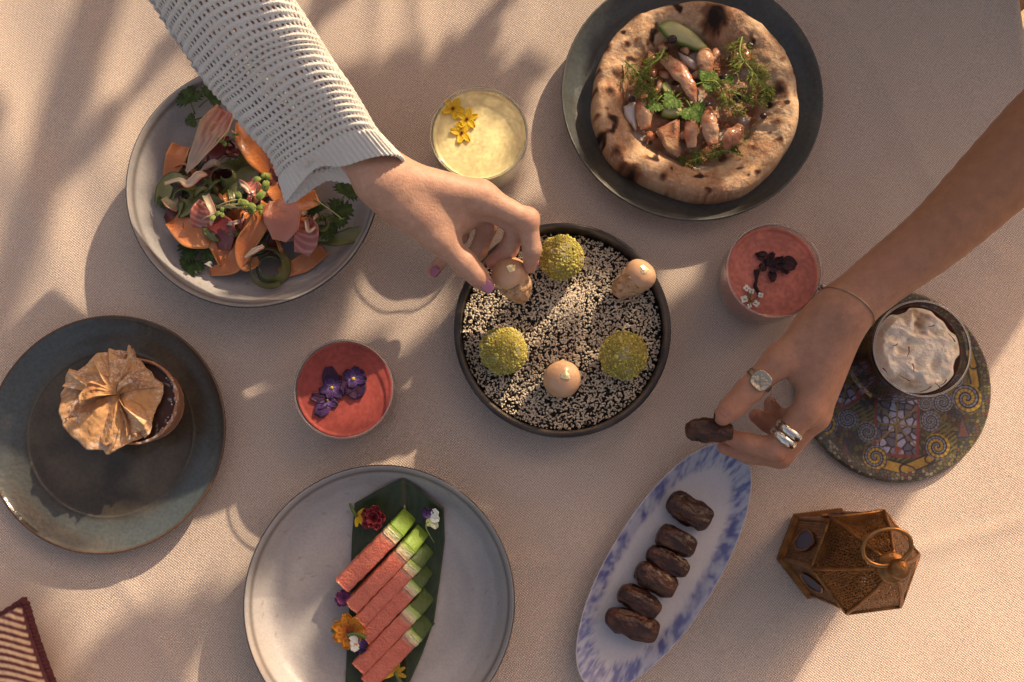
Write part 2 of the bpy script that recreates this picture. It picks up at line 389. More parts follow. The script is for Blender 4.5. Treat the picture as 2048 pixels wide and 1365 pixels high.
# --- grey salad bowl
z = .05; c = P(505, 366, z); R_ = RR(505, 366, z, 254); BS = (c.x, c.y, 0)
def prof_bowl(R, h):
    return [(0, .010), (R*.30, .010), (R*.52, .012), (R*.70, .0175), (R*.84, h*.50), (R*.93, h*.78), (R*.975, h*.96), (R*.987, h*1.0), (R, h*.985), (R*.995, h*.93), (R*.955, h*.70), (R*.86, h*.40), (R*.70, h*.12), (R*.55, .004), (R*.52, .0), (R*.4, .0), (R*.38, .003), (0, .003)]
def col_grey(q, ii, R, h, swirl):
    r = np.hypot(q[:, 0], q[:, 1]); a = np.arctan2(q[:, 1], q[:, 0])
    sw = noise(np.stack([r*55+.25*np.sin(a+1), a*.35, 0*r], -1), 1, swirl, 2)
    n1 = noise(q, 22, swirl+3, 3)
    col = mixc((.30, .285, .285), (.43, .40, .385), sst(.35, .75, .6*sw+.4*n1))
    col = mixc(col, (.42, .30, .22), .35*sst(.55, .8, noise(q, 14, swirl+9, 2)))
    sp = noise(q, 420, swirl+5); col = mixc(col, (.2, .14, .10), .5*sst(.86, .93, sp))
    rim = np.exp(-((r-R*.955)/.0013)**2)*(ii < .48); col = mixc(col, (.10, .08, .07), .75*rim)
    out = sst(.985, .996, r/R); col = mixc(col, (.05, .04, .035), out)
    col = mixc(col, (.07, .06, .055), (ii > .47)*1.0)
    return col
dish('salad_bowl', 'wide grey glazed bowl with dark rim holding the shaved salad', 'bowl', BS, prof_bowl(R_, z), 200, 130, lambda q, ii: col_grey(q, ii, R_, .05, 3), GLAZE, 'grey glazed bowls')
# --- grey watermelon bowl
z2 = .046; c = P(758, 1204, z2); R2 = RR(758, 1204, z2, 272); BW = (c.x, c.y, 0)
dish('watermelon_bowl', 'wide grey glazed bowl with dark rim under the watermelon sticks', 'bowl', BW, prof_bowl(R2, z2), 200, 130, lambda q, ii: col_grey(q, ii, R2, z2, 8), GLAZE, 'grey glazed bowls')

# --- black sesame bowl: upright wall, flat rim
z3 = .040; c = P(1125, 657, z3); R3 = RR(1125, 657, z3, 218); BB = (c.x, c.y, 0)
pr = [(0, .010), (R3*.8, .010), (R3*.90, .0115), (R3*.925, .018), (R3*.935, .034), (R3*.945, .0395), (R3*.965, .0405), (R3*.99, .040), (R3, .037), (R3*.995, .028), (R3*.97, .010), (R3*.93, .002), (R3*.88, 0), (0, 0)]
def col_black(q, ii):
    n1 = noise(q, 30, 4, 3); col = mixc((.022, .017, .016), (.050, .040, .036), sst(.4, .7, n1))
    r = np.hypot(q[:, 0], q[:, 1]); e = np.exp(-((r-R3*.945)/.0016)**2)*(q[:, 2] > .034); return mixc(col, (.20, .14, .09), .7*e*sst(.3, .6, noise(q, 60, 6)))
dish('sesame_bowl', 'round black stoneware bowl filled with sesame seeds', 'bowl', BB, pr, 180, 90, col_black, STONE)

# --- pizza plate and tart plate
z4 = .026; c = P(1385, 187, z4); R4 = RR(1385, 187, z4, 262); BP = (c.x, c.y, 0)
def prof_plate(R, h): return [(0, .009), (R*.5, .009), (R*.76, .0095), (R*.84, .012), (R*.91, h*.62), (R*.97, h*.9), (R*.99, h), (R, h*.97), (R*.995, h*.86), (R*.93, h*.55), (R*.82, .005), (R*.6, .001), (R*.55, 0), (0, .002)]
def col_dark(q, ii, R, seed, blue, brown):
    r = np.hypot(q[:, 0], q[:, 1]); a = np.arctan2(q[:, 1], q[:, 0])
    n1 = noise(q, 26, seed, 3); n2 = noise(np.stack([r*60, a*.8, 0*r], -1), 1, seed+2, 2)
    col = mixc((.045, .036, .025), (.085, .067, .045), sst(.35, .7, n1))
    band = sst(.66, .8, r/R)*(1-sst(.97, .99, r/R))
    col = mixc(col, blue, band*sst(.3, .62, .5*n2+.5*noise(q, 9, seed+4, 2)))
    arc = np.exp(-((r/R-.70)/.008)**2); col = mixc(col, (.16, .14, .10), .4*arc*sst(.5, .75, noise(q, 25, seed+6)))
    blot = sst(.62, .8, noise(q, 18, seed+8, 2)); col = mixc(col, (.20, .17, .12), .45*blot)
    return mixc(col, brown, sst(.975, .99, r/R))
dish('pizza_plate', 'large dark slate coloured plate under the pizza', 'plate', BP, prof_plate(R4, z4), 200, 110, lambda q, ii: col_dark(q, ii, R4, 11, (.075, .086, .088), (.09, .092, .085)), STONE)
z5 = .022; c = P(212, 866, z5); R5 = RR(212, 866, z5, 239); BT = (c.x, c.y, 0)
pr = [(0, .009), (R5*.4, .009), (R5*.66, .0092), (R5*.70, .0105), (R5*.735, .0108), (R5*.84, .0135), (R5*.95, .019), (R5*.985, z5), (R5, z5*.95), (R5*.985, z5*.8), (R5*.9, z5*.5), (R5*.7, .003), (R5*.6, 0), (0, .002)]
dish('dessert_plate', 'dark brown and blue glazed plate under the pastry tart', 'plate', BT, pr, 200, 110, lambda q, ii: col_dark(q, ii, R5, 21, (.075, .090, .092), (.10, .05, .028)), M('reactive_glaze', None, rough=.2, spec=.5, coat=.3, bump=((70, .0012),), var=(300, .15)))

# --- oval dish with blue brushed edge
cz = .018; cO = P(1330, 1129, cz); aO = (P(1475, 895, cz)-P(1185, 1363, cz)); aL = aO.length/2*1.03; bL = RR(1330, 1129, cz, 108); aO.normalize()
nt, nr = 240, 70
V = []; t = np.linspace(0, 2*math.pi, nt, endpoint=False)
prof = [(0, .007), (.3, .007), (.55, .0072), (.70, .008), (.80, .0105), (.90, .0145), (.965, .0172), (.99, .018), (1, .0172), (.985, .0155), (.9, .011), (.75, .004), (.6, .0), (0, .001)]
pf = catmull(prof, nr); pxv = np.array(aO); pyv = np.array((aO.y, -aO.x, 0))
ax = np.sign(np.cos(t))*np.abs(np.cos(t))**.94; by = np.sin(t)
wob = 1+.012*(noise(np.stack([np.cos(t)*2, np.sin(t)*2, 0*t], -1), 1, 5)-.5)
K = []; T = []
for r, zz in pf:
    inset = (1-r)*bL
    rr = np.maximum(r, 0)
    V.append(np.array((cO.x, cO.y, 0))+pxv*((ax*wob*(aL*rr*.55+max(aL-inset, 0)*.45*min(1, rr*3)))[:, None])+pyv*((by*wob*bL*rr)[:, None])+np.array((0, 0, zz)))
    K.append(np.full(nt, r)); T.append(t)
V = np.vstack(V); K = np.concatenate(K); T = np.concatenate(T)
arcl = T*6.2; st = noise(np.stack([arcl*2.0, K*6.0, 0*K], -1), 1, 31, 2); st2 = noise(np.stack([arcl*5.0, K*16.0, 0*K], -1), 1, 33, 2)
base = mixc((.45, .43, .46), (.55, .52, .52), noise(V, 30, 2, 2))
band = sst(.68, .82, K+.10*(st2-.5))*(1-sst(.97, 1.0, K))
blue = mixc((.25, .29, .45), (.085, .095, .27), sst(.35, .65, .6*st+.4*st2))
colr = mixc(base, blue, band*(.38+.55*sst(.34, .64, .6*st+.4*st2)))
colr = mixc(colr, (.45, .36, .26), .7*np.exp(-((K-.998)/.006)**2))
th = thing('oval_dish', 'long oval white dish with blue brushed rim holding dates', 'dish', (cO.x, cO.y, 0))
mesh('body', V, [(a, d, c_, b) for a, b, c_, d in grid_faces(nr, nt, False, True)], M('porcelain', None, rough=.22, coat=.3, bump=((50, .001),), var=(500, .04)), th, colr)

# --- patterned mosaic coaster plate
zc = .008; cC = P(1790, 769, zc); RC = RR(1790, 769, zc, 195); BC = (cC.x, cC.y, 0)
N = 340; g = np.linspace(-1, 1, N); U, W = np.meshgrid(g, g, indexing='ij'); rr = np.hypot(U, W)
# square grid mapped so that its outermost ring is the circle
mx = np.maximum(np.abs(U), np.abs(W)); sc_ = np.where(rr > 1e-9, mx/np.maximum(rr, 1e-9), 1); U, W = U*sc_, W*sc_
rr = np.hypot(U, W); ppx = 1790+U*195; ppy = 769-W*195                       # pattern drawn in survey coordinates of the plate
q = np.stack([ppx, ppy, 0*ppx], -1)
def cell(q, s, seed):                                                        # mosaic cells: returns border distance and cell random
    i = np.floor(q*s).astype(int); f1 = np.full(q.shape[:-1], 9.); f2 = f1.copy(); rv = 0*f1
    for dx in (-1, 0, 1):
        for dy in (-1, 0, 1):
            jx, jy = i[..., 0]+dx, i[..., 1]+dy; zz = 0*jx
            ox = hsh(jx, jy, zz, seed); oy = hsh(jx, jy, zz, seed+1)
            d = np.hypot(jx+.5+.8*(ox-.5)-q[..., 0]*s, jy+.5+.8*(oy-.5)-q[..., 1]*s); m_ = d < f1
            f2 = np.where(m_, f1, np.minimum(f2, d)); rv = np.where(m_, hsh(jx, jy, zz, seed+2), rv); f1 = np.where(m_, d, f1)
    return f2-f1, rv
bd, rv = cell(q, 1/9., 3)
pal = np.array([(.055, .05, .02), (.10, .085, .03), (.05, .045, .05), (.09, .035, .02), (.035, .03, .03), (.13, .10, .035)])
colr = pal[(rv*5.99).astype(int)]
colr = mixc((.02, .017, .015), colr, sst(.03, .16, bd))
stri = np.sin((ppx*.55+ppy*.9)*.75+3*noise(q, .03, 7)); leafm = sst(.52, .6, noise(q, .022, 9))
colr = mixc(colr, (.17, .13, .03), .75*leafm*sst(-.1, .4, stri))
def seg(ax_, ay, bx, by_):
    dx, dy = bx-ax_, by_-ay; tt = np.clip(((ppx-ax_)*dx+(ppy-ay)*dy)/(dx*dx+dy*dy), 0, 1); return np.hypot(ppx-ax_-tt*dx, ppy-ay-tt*dy)
# leaded panels: red bars, pale blue glass
for cx, cy, hw, hh, rot in ((1790, 850, 42, 60, .08), (1697, 760, 42, 42, -.5), (1740, 690, 35, 35, -.9), (1890, 610, 45, 30, .7)):
    a = math.cos(rot); b = math.sin(rot); u = (ppx-cx)*a+(ppy-cy)*b; v = -(ppx-cx)*b+(ppy-cy)*a
    ins = (np.abs(u) < hw) & (np.abs(v) < hh)
    c2, r2 = cell(np.stack([u, v, 0*u], -1), 1/15., 17+int(cx))
    pc2 = mixc((.30, .30, .42), (.10, .09, .13), sst(.45, .6, r2)); pc2 = mixc((.035, .02, .02), pc2, sst(.12, .26, c2))
    web = np.minimum(np.minimum(np.abs(u), np.abs(v)), np.minimum(np.abs(u-v), np.abs(u+v))/1.41)
    pc2 = mixc(pc2, (.20, .13, .03), .85*(1-sst(1.4, 2.6, web)))
    colr = np.where(ins[..., None], pc2, colr)
    frame = np.minimum(np.abs(np.abs(u)-hw)+99*(np.abs(v) > hh+2), np.abs(np.abs(v)-hh)+99*(np.abs(u) > hw+2))
    colr = mixc(colr, (.20, .035, .03), .9*(1-sst(2.2, 3.8, frame)))
    fl = np.hypot(u-3, v-hh*.82); colr = mixc(colr, (.24, .05, .04), .8*(1-sst(6, 9, fl)))
def spiral(cx, cy, R, turn, ca, cb, ph=0.0, sg=1):
    global colr
    dx, dy = ppx-cx, ppy-cy; r = np.hypot(dx, dy); a = np.arctan2(dy, dx)*sg+ph
    band = (r/R*turn-a/(2*math.pi)) % 1.0; ins = 1-sst(.94, 1.02, r/R)
    tick = .75+.25*np.sin(a*14)
    k = mixc((.02, .018, .025), np.array(ca)*1.0, sst(.08, .2, band)*(1-sst(.5, .62, band)))
    k = mixc(k, cb, sst(.66, .72, band)*(1-sst(.9, .96, band)))*tick[..., None]
    colr = mixc(colr, k, ins)
yel = (.42, .27, .04); blu = (.20, .20, .28); gry = (.24, .22, .20)
# the gold crest along the lower edge
for ax_, ay, bx, by_, wd in ((1752, 925, 1800, 938, 10), (1800, 938, 1850, 918, 9), (1850, 918, 1876, 898, 7), (1745, 917, 1756, 926, 7), (1800, 937, 1812, 941, 8), (1946, 715, 1952, 770, 8), (1944, 705, 1950, 730, 7)):
    d = seg(ax_, ay, bx, by_); colr = mixc(colr, (.02, .018, .02), 1-sst(wd+1, wd+4, d)); colr = mixc(colr, mixc(yel, (.25, .13, .02), noise(q, .09, 5)), 1-sst(wd-2, wd, d))
for sx, sy, R, tr, ca, cb, ph, sg in ((1744, 914, 25, 2, yel, blu, 1, 1), (1868, 893, 26, 2, yel, blu, 2.2, -1), (1648, 846, 26, 2, yel, blu, 0, 1), (1933, 797, 30, 2, yel, blu, 3.0, -1), (1694, 838, 21, 2, blu, gry, 0, 1), (1731, 864, 21, 2, gry, blu, 2, -1), (1857, 842, 21, 2, blu, gry, 1, 1), (1884, 805, 22, 2, blu, gry, 0, -1), (1850, 808, 15, 2, gry, blu, 0, 1), (1916, 760, 14, 2, gry, blu, 1, 1)):
    spiral(sx, sy, R, tr, ca, cb, ph, sg)
for tx, ty in ((1685, 905), (1921, 862)):
    d = np.maximum(np.abs(ppx-tx)*1.5-(ppy-ty)*.4, ppy-ty)-13; colr = mixc(colr, (.11, .045, .035), 1-sst(-3, 0, d)); colr = mixc(colr, (.03, .03, .05), 1-sst(1.5, 3, np.abs(d)))
bb, rb = cell(q, 1/7., 41); bo = mixc((.03, .025, .02), pal[(rb*5.99).astype(int)]*1.5+.01, sst(.05, .25, bb)); bo = mixc(bo, (.33, .31, .26), .55*sst(.8, .85, rb)*sst(.05, .25, bb)*sst(.1, .4, -U-W*.8))
colr = mixc(colr, bo, sst(.885, .9, rr))
colr = mixc(colr, (.10, .085, .055), sst(.992, .998, rr)); colr = colr*(.55+.9*noise(q, .35, 77, 2))[..., None]*.85
zt = zc-.0035*sst(.975, 1, rr)-.0012*(1-sst(.8, .97, rr))
Vt = np.stack([BC[0]+U*RC, BC[1]+W*RC, zt], -1).reshape(-1, 3); Ft = grid_faces(N, N)
th = thing('mosaic_plate', 'flat round plate printed with dark mosaic spirals under the coffee glass', 'plate', BC)
mesh('printed_face', Vt, Ft, M('mosaic_print', None, rough=.35, coat=.1, bump=((700, .0002),)), th, colr.reshape(-1, 3))
V, F, _ = lathe([(RC*.998, zc-.0036), (RC*.99, .0025), (RC*.9, .0012), (0, .001)], 120, BC); mesh('underside', V, F, M('black_clay', (.03, .025, .02), rough=.7), th)
# ================================================================== drinks
GLASS = thin_glass('clear_glass', (.97, .975, .97), 1.5)
RIM = M('rim_glass', (.97, .97, .95), rough=.02, spec=.6, trans=.95, ior=1.45)
def tumbler(name, label, px, py, zr, rpx, h_liq, liq_col, z0=0.0, rb=.70, belly=1.0, opaque=.6, lname='drink'):
    c = P(px, py, zr); R = RR(px, py, zr, rpx); b = (c.x, c.y, z0); H = zr-z0
    th = thing(name, label, 'glass', b, 'low cocktail glasses' if z0 == 0 else None)
    w_ = .0017
    def rad(f): return R*(rb+(1-rb)*np.sin(np.clip(f, 0, 1)**.62*math.pi/2)*belly)
    fs = np.linspace(.06, .985, 16)
    outer = [(0, 0.0), (R*rb*.80, 0.0), (R*rb*.95, .0018)]+[(float(rad(f)), float(f*H)) for f in fs]
    inner = [(float(rad(f))-w_, float(max(f*H, .007))) for f in fs[::-1] if f*H > .009]+[(R*rb*.8, .0085), (0, .0075)]
    prof = outer+[(float(rad(1))-.0002, H-.0003), (float(rad(1))-w_/2, H), (float(rad(1))-w_-.0002, H-.0006)]+inner
    V, F, _ = lathe(prof, 96, b); mesh('glass_body', V, F, GLASS, th)
    ring_v, ring_f = tube([(b[0]+(float(rad(1))-w_/2)*math.cos(t_), b[1]+(float(rad(1))-w_/2)*math.sin(t_), zr) for t_ in np.linspace(0, 2*math.pi, 96, endpoint=False)], [.0008], 8, closed=True)
    mesh('rim', ring_v, ring_f, RIM, th)
    # the drink, a solid body of liquid with a curled-up meniscus
    fl = h_liq; fs2 = np.linspace(.14, fl, 12)
    lp = [(0, .0086), (R*rb*.8, .0096)]+[(float(rad(f))-w_-.0003, float(max(f*H, .0105))) for f in fs2]
    rl = lp[-1][0]; zl = fl*H
    lp += [(rl-.0006, zl+.0007), (rl-.0022, zl-.0004)]+[(rl*k_, zl-.0009) for k_ in np.linspace(.93, 0, 40)]
    V, F, _ = lathe(lp, 96, b)
    q = V-np.array(b); n1 = .55*noise(q*[1, 1, .3], 38, 3, 3)+.45*noise(q, 420, 7, 2); col = mixc(np.array(liq_col)*.72, np.array(liq_col)*1.25, sst(.25, .75, n1))
    m = M(name+'_liquid', None, rough=.10, spec=.28, sss=opaque, sssr=(.012,), ior=1.34)
    mesh(lname, V, F, m, th, col)
    return th, b, b[2]+zl-.001, R
YG = tumbler('cocktail_glass', 'glass of pale yellow cocktail with three small yellow flowers', 958, 266, .072, 98, .90, (.86, .74, .38), rb=.84, opaque=.35)
VG = tumbler('cocktail_glass', 'glass of deep red cocktail with purple violas floating on it', 687, 778, .066, 100, .91, (.34, .075, .06), rb=.86, opaque=.35)
PG = tumbler('cocktail_glass', 'glass of coral pink cocktail with dark dried flower and white blossoms', 1549, 541, .074, 97, .86, (.56, .185, .135), rb=.84, opaque=.35)
CG = tumbler('coffee_glass', 'glass of coffee topped with whipped cream standing on mosaic plate', 1845, 697, .092, 98, .80, (.07, .03, .018), z0=.0078, rb=.96, opaque=.1, lname='coffee')

# cream on the coffee
b = CG[1]; R = CG[3]*.895; n1, n2 = 60, 120
rr = np.linspace(0, 1, n1); th_ = np.linspace(0, 2*math.pi, n2, endpoint=False); A, B = np.meshgrid(rr, th_, indexing='ij')
X, Y = A*np.cos(B), A*np.sin(B); q = np.stack([X*R, Y*R, 0*X], -1)
ridg = 1-np.abs(2*noise(q+.3*np.stack([noise(q, 40, 1), noise(q, 40, 2), 0*X], -1)*.03, 62, 5, 3)-1)
out = 1-.09*sst(.45, .7, noise(np.stack([np.cos(B)*2, np.sin(B)*2, 0*B], -1), 1, 9)); edge = 1-sst(.82, 1, A)
Z = b[2]+.070+.006*(edge)+.010*(ridg-.5)*edge
V = np.stack([b[0]+X*R*out, b[1]+Y*R*out, Z], -1).reshape(-1, 3)
cc = mixc((.36, .21, .11), (.80, .71, .58), sst(.30, .72, ridg.ravel()*.65+.40*noise(V, 110, 6, 3)))
th = thing('whipped_cream', 'swirled white whipped cream floating on the coffee', 'cream', (b[0], b[1], b[2]+.05))
mesh('cream', V, grid_faces(n1, n2, False, True), M('cream', None, rough=.5, sss=.4, sssr=(.006,), bump=((260, .0018), (800, .0008))), th, cc)
for x, y, l, a in ((1816, 704, 20, 80), (1826, 736, 16, 95), (1903, 675, 22, -50), (1851, 779, 26, 25), (1875, 771, 16, -45), (1810, 757, 20, -30), (1886, 766, 18, 40), (1790, 690, 10, 20), (1862, 652, 12, 10), (1770, 742, 14, 130)):
    a = math.radians(a); d = (math.cos(a)*l/2, -math.sin(a)*l/2); zz = b[2]+.084
    V, F = tube(pp([(x-d[0], y-d[1], zz-.002), (x+2, y+1, zz), (x+d[0], y+d[1], zz-.003)]), [.0002, .0004, .0007], 6, 9)
    o = mesh('saffron_thread', V, F, M('saffron', (.13, .015, .008), rough=.6), th)

# ================================================================== flowers
PETAL = M('petal', None, rough=.55, spec=.3, sss=.25, sssr=(.002,), bump=((500, .0005),))
def petal(c, ang, length, wid, cup, colfn, th, tilt=0.1, n=9, m=9, seed=0, notch=0.0, lift=0.0):
    u = np.linspace(0, 1, n); v = np.linspace(-1, 1, m); U, W = np.meshgrid(u, v, indexing='ij')
    prof = np.sin(np.clip(U, 0, 1)**.75*math.pi*.86+.12)**.8
    x = U*length*(1-notch*(1-np.abs(W))*U); y = W*wid*.5*prof; z = length*(tilt*U+lift*U*U)+cup*length*W*W*U+.0006*np.sin(W*9+seed)*U
    a = math.radians(ang); X = x*math.cos(a)-y*math.sin(a); Y = x*math.sin(a)+y*math.cos(a)
    V = np.stack([c[0]+X, c[1]+Y, c[2]+z], -1).reshape(-1, 3)
    q = np.stack([U*length, W, 0*U+seed], -1).reshape(-1, 3)
    o = mesh('petal', V, grid_faces(n, m), PETAL, th, colfn(U.ravel(), W.ravel(), noise(q*[300, 4, 1], 1, seed)))
    solid(o, .0004); return o
def flower(name, label, cpos, petals, centre=(.0012, (.5, .3, .02)), group=None, stem=None):
    th = thing(name, label, 'flower', cpos, group)
    for k, (ang, l, w_, fn, kw) in enumerate(petals): petal(cpos, ang, l, w_, kw.pop('cup', .08), fn, th, seed=k+int(cpos[0]*1e4) % 50, **kw)
    if centre:
        V, F = ico(2); V = V*[centre[0], centre[0], centre[0]*.7]; V *= (1+.35*(noise(V, 900, 3)-.5))[:, None]
        mesh('flower_centre', V+np.array(cpos)+[0, 0, .0012], F, M('pollen_%.2f_%.2f' % (centre[1][0], centre[1][1]), centre[1], rough=.8), th)
    if stem:
        V, F = tube(stem[0], stem[1], 7, 12); mesh('stem', V, F, M('flower_stem', (.10, .14, .03), rough=.55), th)
    return th
def f_yel(u, w_, n): return mixc(mixc((.62, .36, .01), (.80, .55, .03), u), (.45, .22, .01), .5*(1-sst(.1, .35, u))+.3*(n > .75))
def f_vio(u, w_, n):
    c = mixc((.048, .022, .105), (.085, .028, .125), n); c = mixc(c, (.02, .008, .03), .85*sst(.45, .9, u)); return mixc(c, (.34, .26, .44), (1-sst(.12, .42, u))*(np.sin(w_*16) > -.2)*.7)
def f_vd(u, w_, n): return mixc((.022, .007, .026), (.05, .014, .048), n)
def f_wht(u, w_, n): return mixc((.72, .68, .58), (.80, .78, .72), u)
def f_org(u, w_, n): return mixc((.32, .08, .015), (.60, .24, .02), sst(.2, .8, u+.4*(n-.5)))
def f_red(u, w_, n): return mixc((.10, .012, .014), (.27, .035, .05), u*n*1.5)
def f_pur(u, w_, n): return mixc((.12, .03, .10), (.26, .08, .20), u*n*1.6)
zy = YG[2]+.0006; mm = .00046
for (x, y, angs, lb) in ((906, 218, (60, 130, 205, 285, 350), 'yellow five petal flower nearest the rim of the yellow cocktail'), (934, 239, (20, 75, 150, 230, 310), 'middle yellow flower floating between two others on the yellow cocktail'), (924, 266, (50, 110, 170, 255, 310), 'lowest yellow flower of three floating on the yellow cocktail')):
    flower('yellow_flower', lb, P(x, y, zy), [(a, 25*mm, 15*mm, f_yel, dict(tilt=.06, cup=.12)) for a in angs], (.0016, (.14, .035, .012)), 'yellow flowers on the yellow cocktail')
zv = VG[2]+.0006
flower('viola', 'purple viola with yellow eye at the upper right of the red cocktail', P(707, 758, zv+.001), [(35, 26*mm, 24*mm, f_vio, dict(tilt=.1)), (75, 26*mm, 22*mm, f_vio, dict(tilt=.12)), (140, 24*mm, 24*mm, f_vio, dict(tilt=.12)), (-5, 28*mm, 22*mm, f_vio, dict(tilt=.1)), (235, 36*mm, 30*mm, f_vd, dict(tilt=.03)), (285, 42*mm, 46*mm, f_vd, dict(tilt=.03)), (255, 20*mm, 22*mm, f_vio, dict(tilt=.12))], (.0018, (.62, .36, .03)), 'violas on the red cocktail')
flower('viola', 'purple viola lying in the centre of the red cocktail', P(664, 776, zv), [(100, 44*mm, 34*mm, f_vd, dict(tilt=.03)), (60, 30*mm, 26*mm, f_vd, dict(tilt=.03)), (120, 26*mm, 22*mm, f_vio, dict(tilt=.1)), (195, 26*mm, 20*mm, f_vio, dict(tilt=.1)), (260, 24*mm, 20*mm, f_vio, dict(tilt=.1)), (320, 30*mm, 22*mm, f_vio, dict(tilt=.08)), (20, 26*mm, 20*mm, f_vio, dict(tilt=.1))], (.0016, (.55, .33, .03)), 'violas on the red cocktail')
flower('viola', 'smaller dark viola at the lower left of the red cocktail', P(655, 801, zv), [(165, 34*mm, 22*mm, f_vd, dict(tilt=.05)), (240, 38*mm, 32*mm, f_vio, dict(tilt=.06)), (215, 26*mm, 24*mm, f_vd, dict(tilt=.05)), (330, 24*mm, 20*mm, f_vio, dict(tilt=.06)), (25, 24*mm, 20*mm, f_vd, dict(tilt=.04))], (.0012, (.25, .14, .05)), 'violas on the red cocktail')
# dried dark blossom and white sprig on the pink drink
zp = PG[2]+.0006; th = thing('dried_blossom', 'crumpled dark dried blossom with stalk on the pink cocktail', 'flower', P(1550, 530, zp))
def dk(u, w_, n): return mixc((.016, .008, .01), (.06, .022, .028), n)
for k in range(17):
    x = 1545+rng.normal(0, 16); y = 528+rng.normal(0, 9)
    petal(P(x, y, zp+.0008+rng.uniform(0, .002)), rng.uniform(0, 360), rng.uniform(14, 24)*mm, rng.uniform(10, 18)*mm, .2, dk, th, tilt=rng.uniform(0, .3), seed=k)
petal(P(1562, 522, zp+.002), -25, 32*mm, 34*mm, .15, dk, th, seed=33); petal(P(1530, 520, zp+.001), 150, 24*mm, 12*mm, .15, dk, th, seed=34); petal(P(1545, 540, zp+.001), 265, 26*mm, 18*mm, .15, dk, th, seed=35)
V, F = tube(pp([(1513, 540, zp+.001), (1513, 560, zp+.001), (1511, 574, zp+.001), (1521, 590, zp+.001)]), [.0026, .0014, .0019, .0014], 8, 14); V[:, :2] += (noise(V, 500, 4)[:, None]-.5)*.001
mesh('stalk', V, F, M('dry_stalk', (.018, .009, .01), rough=.8), th)
spr = thing('blossom_sprig', 'sprig of tiny white blossoms at the lower rim of the pink cocktail', 'flower', P(1500, 600, zp))
for k, (x, y, r) in enumerate(((1493, 577, 7), (1503, 583, 6), (1488, 599, 8), (1512, 608, 7), (1521, 591, 6), (1499, 612, 5))):
    cpos = P(x, y, zp+.0025)
    for j in range(4): petal(cpos, k*31+j*90, r*mm, r*mm, .1, f_wht, spr, tilt=.15, seed=k*5+j, n=5, m=5)
    V, F = ico(1); mesh('flower_centre', V*.0007+np.array(cpos)+[0, 0, .0008], F, M('sprig_eye', (.35, .32, .08), rough=.8), spr)
    V, F = tube([P(1500, 603, zp+.0005), P((x+1500)/2, (y+603)/2, zp+.003), cpos], [.0004], 5, 7); mesh('stem', V, F, M('flower_stem', (.10, .14, .03)), spr)

# ================================================================== sesame bowl
cS = np.array(BB); zs = .0245; Rs = R3*.925
V, F, _ = lathe([(Rs*1.004, zs-.004), (Rs*.97, zs-.0005), (Rs*.6, zs), (0, zs)], 90, cS)
V, F, _ = lathe([(0, zs), (Rs*.3, zs), (Rs*.6, zs), (Rs*.97, zs-.0005), (Rs*1.0, zs-.004)], 90, cS)
sb = single('sesame_bed', 'dark underlayer of sesame filling the black bowl', 'sesame', V, F, M('black_sesame_bed', (.022, .016, .013), rough=.8, bump=((500, .002),))); sb['kind'] = 'stuff'
def seeds(n, dens, zoff, seed):
    r_ = np.random.default_rng(seed); pts = []
    while len(pts) < n:
        x, y = r_.uniform(-1, 1, 2)
        if x*x+y*y > .985: continue
        if r_.random() < dens(x, y): pts.append((x*Rs, y*Rs))
    pts = np.array(pts); k = len(pts)
    v = []; ns = 6
    rings = [(-1, 0), (-.55, .75), (.15, 1.0), (.72, .55), (1, 0)]
    tmpl = [(-1, 0, 0)]+[(x_, rr_*math.cos(2*math.pi*j/ns), rr_*math.sin(2*math.pi*j/ns)) for x_, rr_ in rings[1:4] for j in range(ns)]+[(1, 0, 0)]
    tmpl = np.array(tmpl)*[.00150, .00088, .00058]
    f = [(0, 1+(j+1) % ns, 1+j) for j in range(ns)]
    for g in range(2): f += [(1+g*ns+j, 1+g*ns+(j+1) % ns, 1+(g+1)*ns+(j+1) % ns, 1+(g+1)*ns+j) for j in range(ns)]
    f += [(19, 1+2*ns+j, 1+2*ns+(j+1) % ns) for j in range(ns)]
    a = r_.uniform(0, 2*math.pi, k); tl = r_.normal(0, .35, k); s_ = r_.uniform(.85, 1.2, k)
    T = tmpl[None]*s_[:, None, None]
    x = T[..., 0]*np.cos(tl)[:, None]; z = T[..., 2]+T[..., 0]*np.sin(tl)[:, None]; y = T[..., 1]
    X = x*np.cos(a)[:, None]-y*np.sin(a)[:, None]+pts[:, 0][:, None]; Y = x*np.sin(a)[:, None]+y*np.cos(a)[:, None]+pts[:, 1][:, None]
    mound = .006*np.exp(-(((pts[:, 0]/Rs-.07)**2+(pts[:, 1]/Rs-.25)**2)/.05))
    Z = z+(zs+zoff+r_.uniform(0, .0016, k)+mound)[:, None]
    V = np.stack([X, Y, Z], -1).reshape(-1, 3)+[cS[0], cS[1], 0]
    nv = tmpl.shape[0]; F = [tuple(i+g*nv for i in q_) for g in range(k) for q_ in f]
    return V, F, r_.random(k).repeat(nv), nv
SP = M('sesame', None, rough=.55, spec=.35)
def dw(x, y): return .30+.7*math.exp(-((x-.05)**2+(y-.25)**2)/.05)+.35*float(noise(np.array([[x, y, 0]]), 5, 8)[0])
V, F, rv, nv = seeds(9000, dw, .0010, 1); cw = mixc((.56, .44, .31), (.80, .69, .53), rv)
o = single('white_sesame_seeds', 'pale sesame seeds scattered over the black bowl', 'sesame', V, F, SP, cw); o['kind'] = 'stuff'
V, F, rv, nv = seeds(3400, lambda x, y: .6, .0009, 2); cb = mixc((.012, .010, .010), (.045, .032, .028), rv)
o = single('black_sesame_seeds', 'black sesame seeds mixed through the bowl', 'sesame', V, F, SP, cb); o['kind'] = 'stuff'

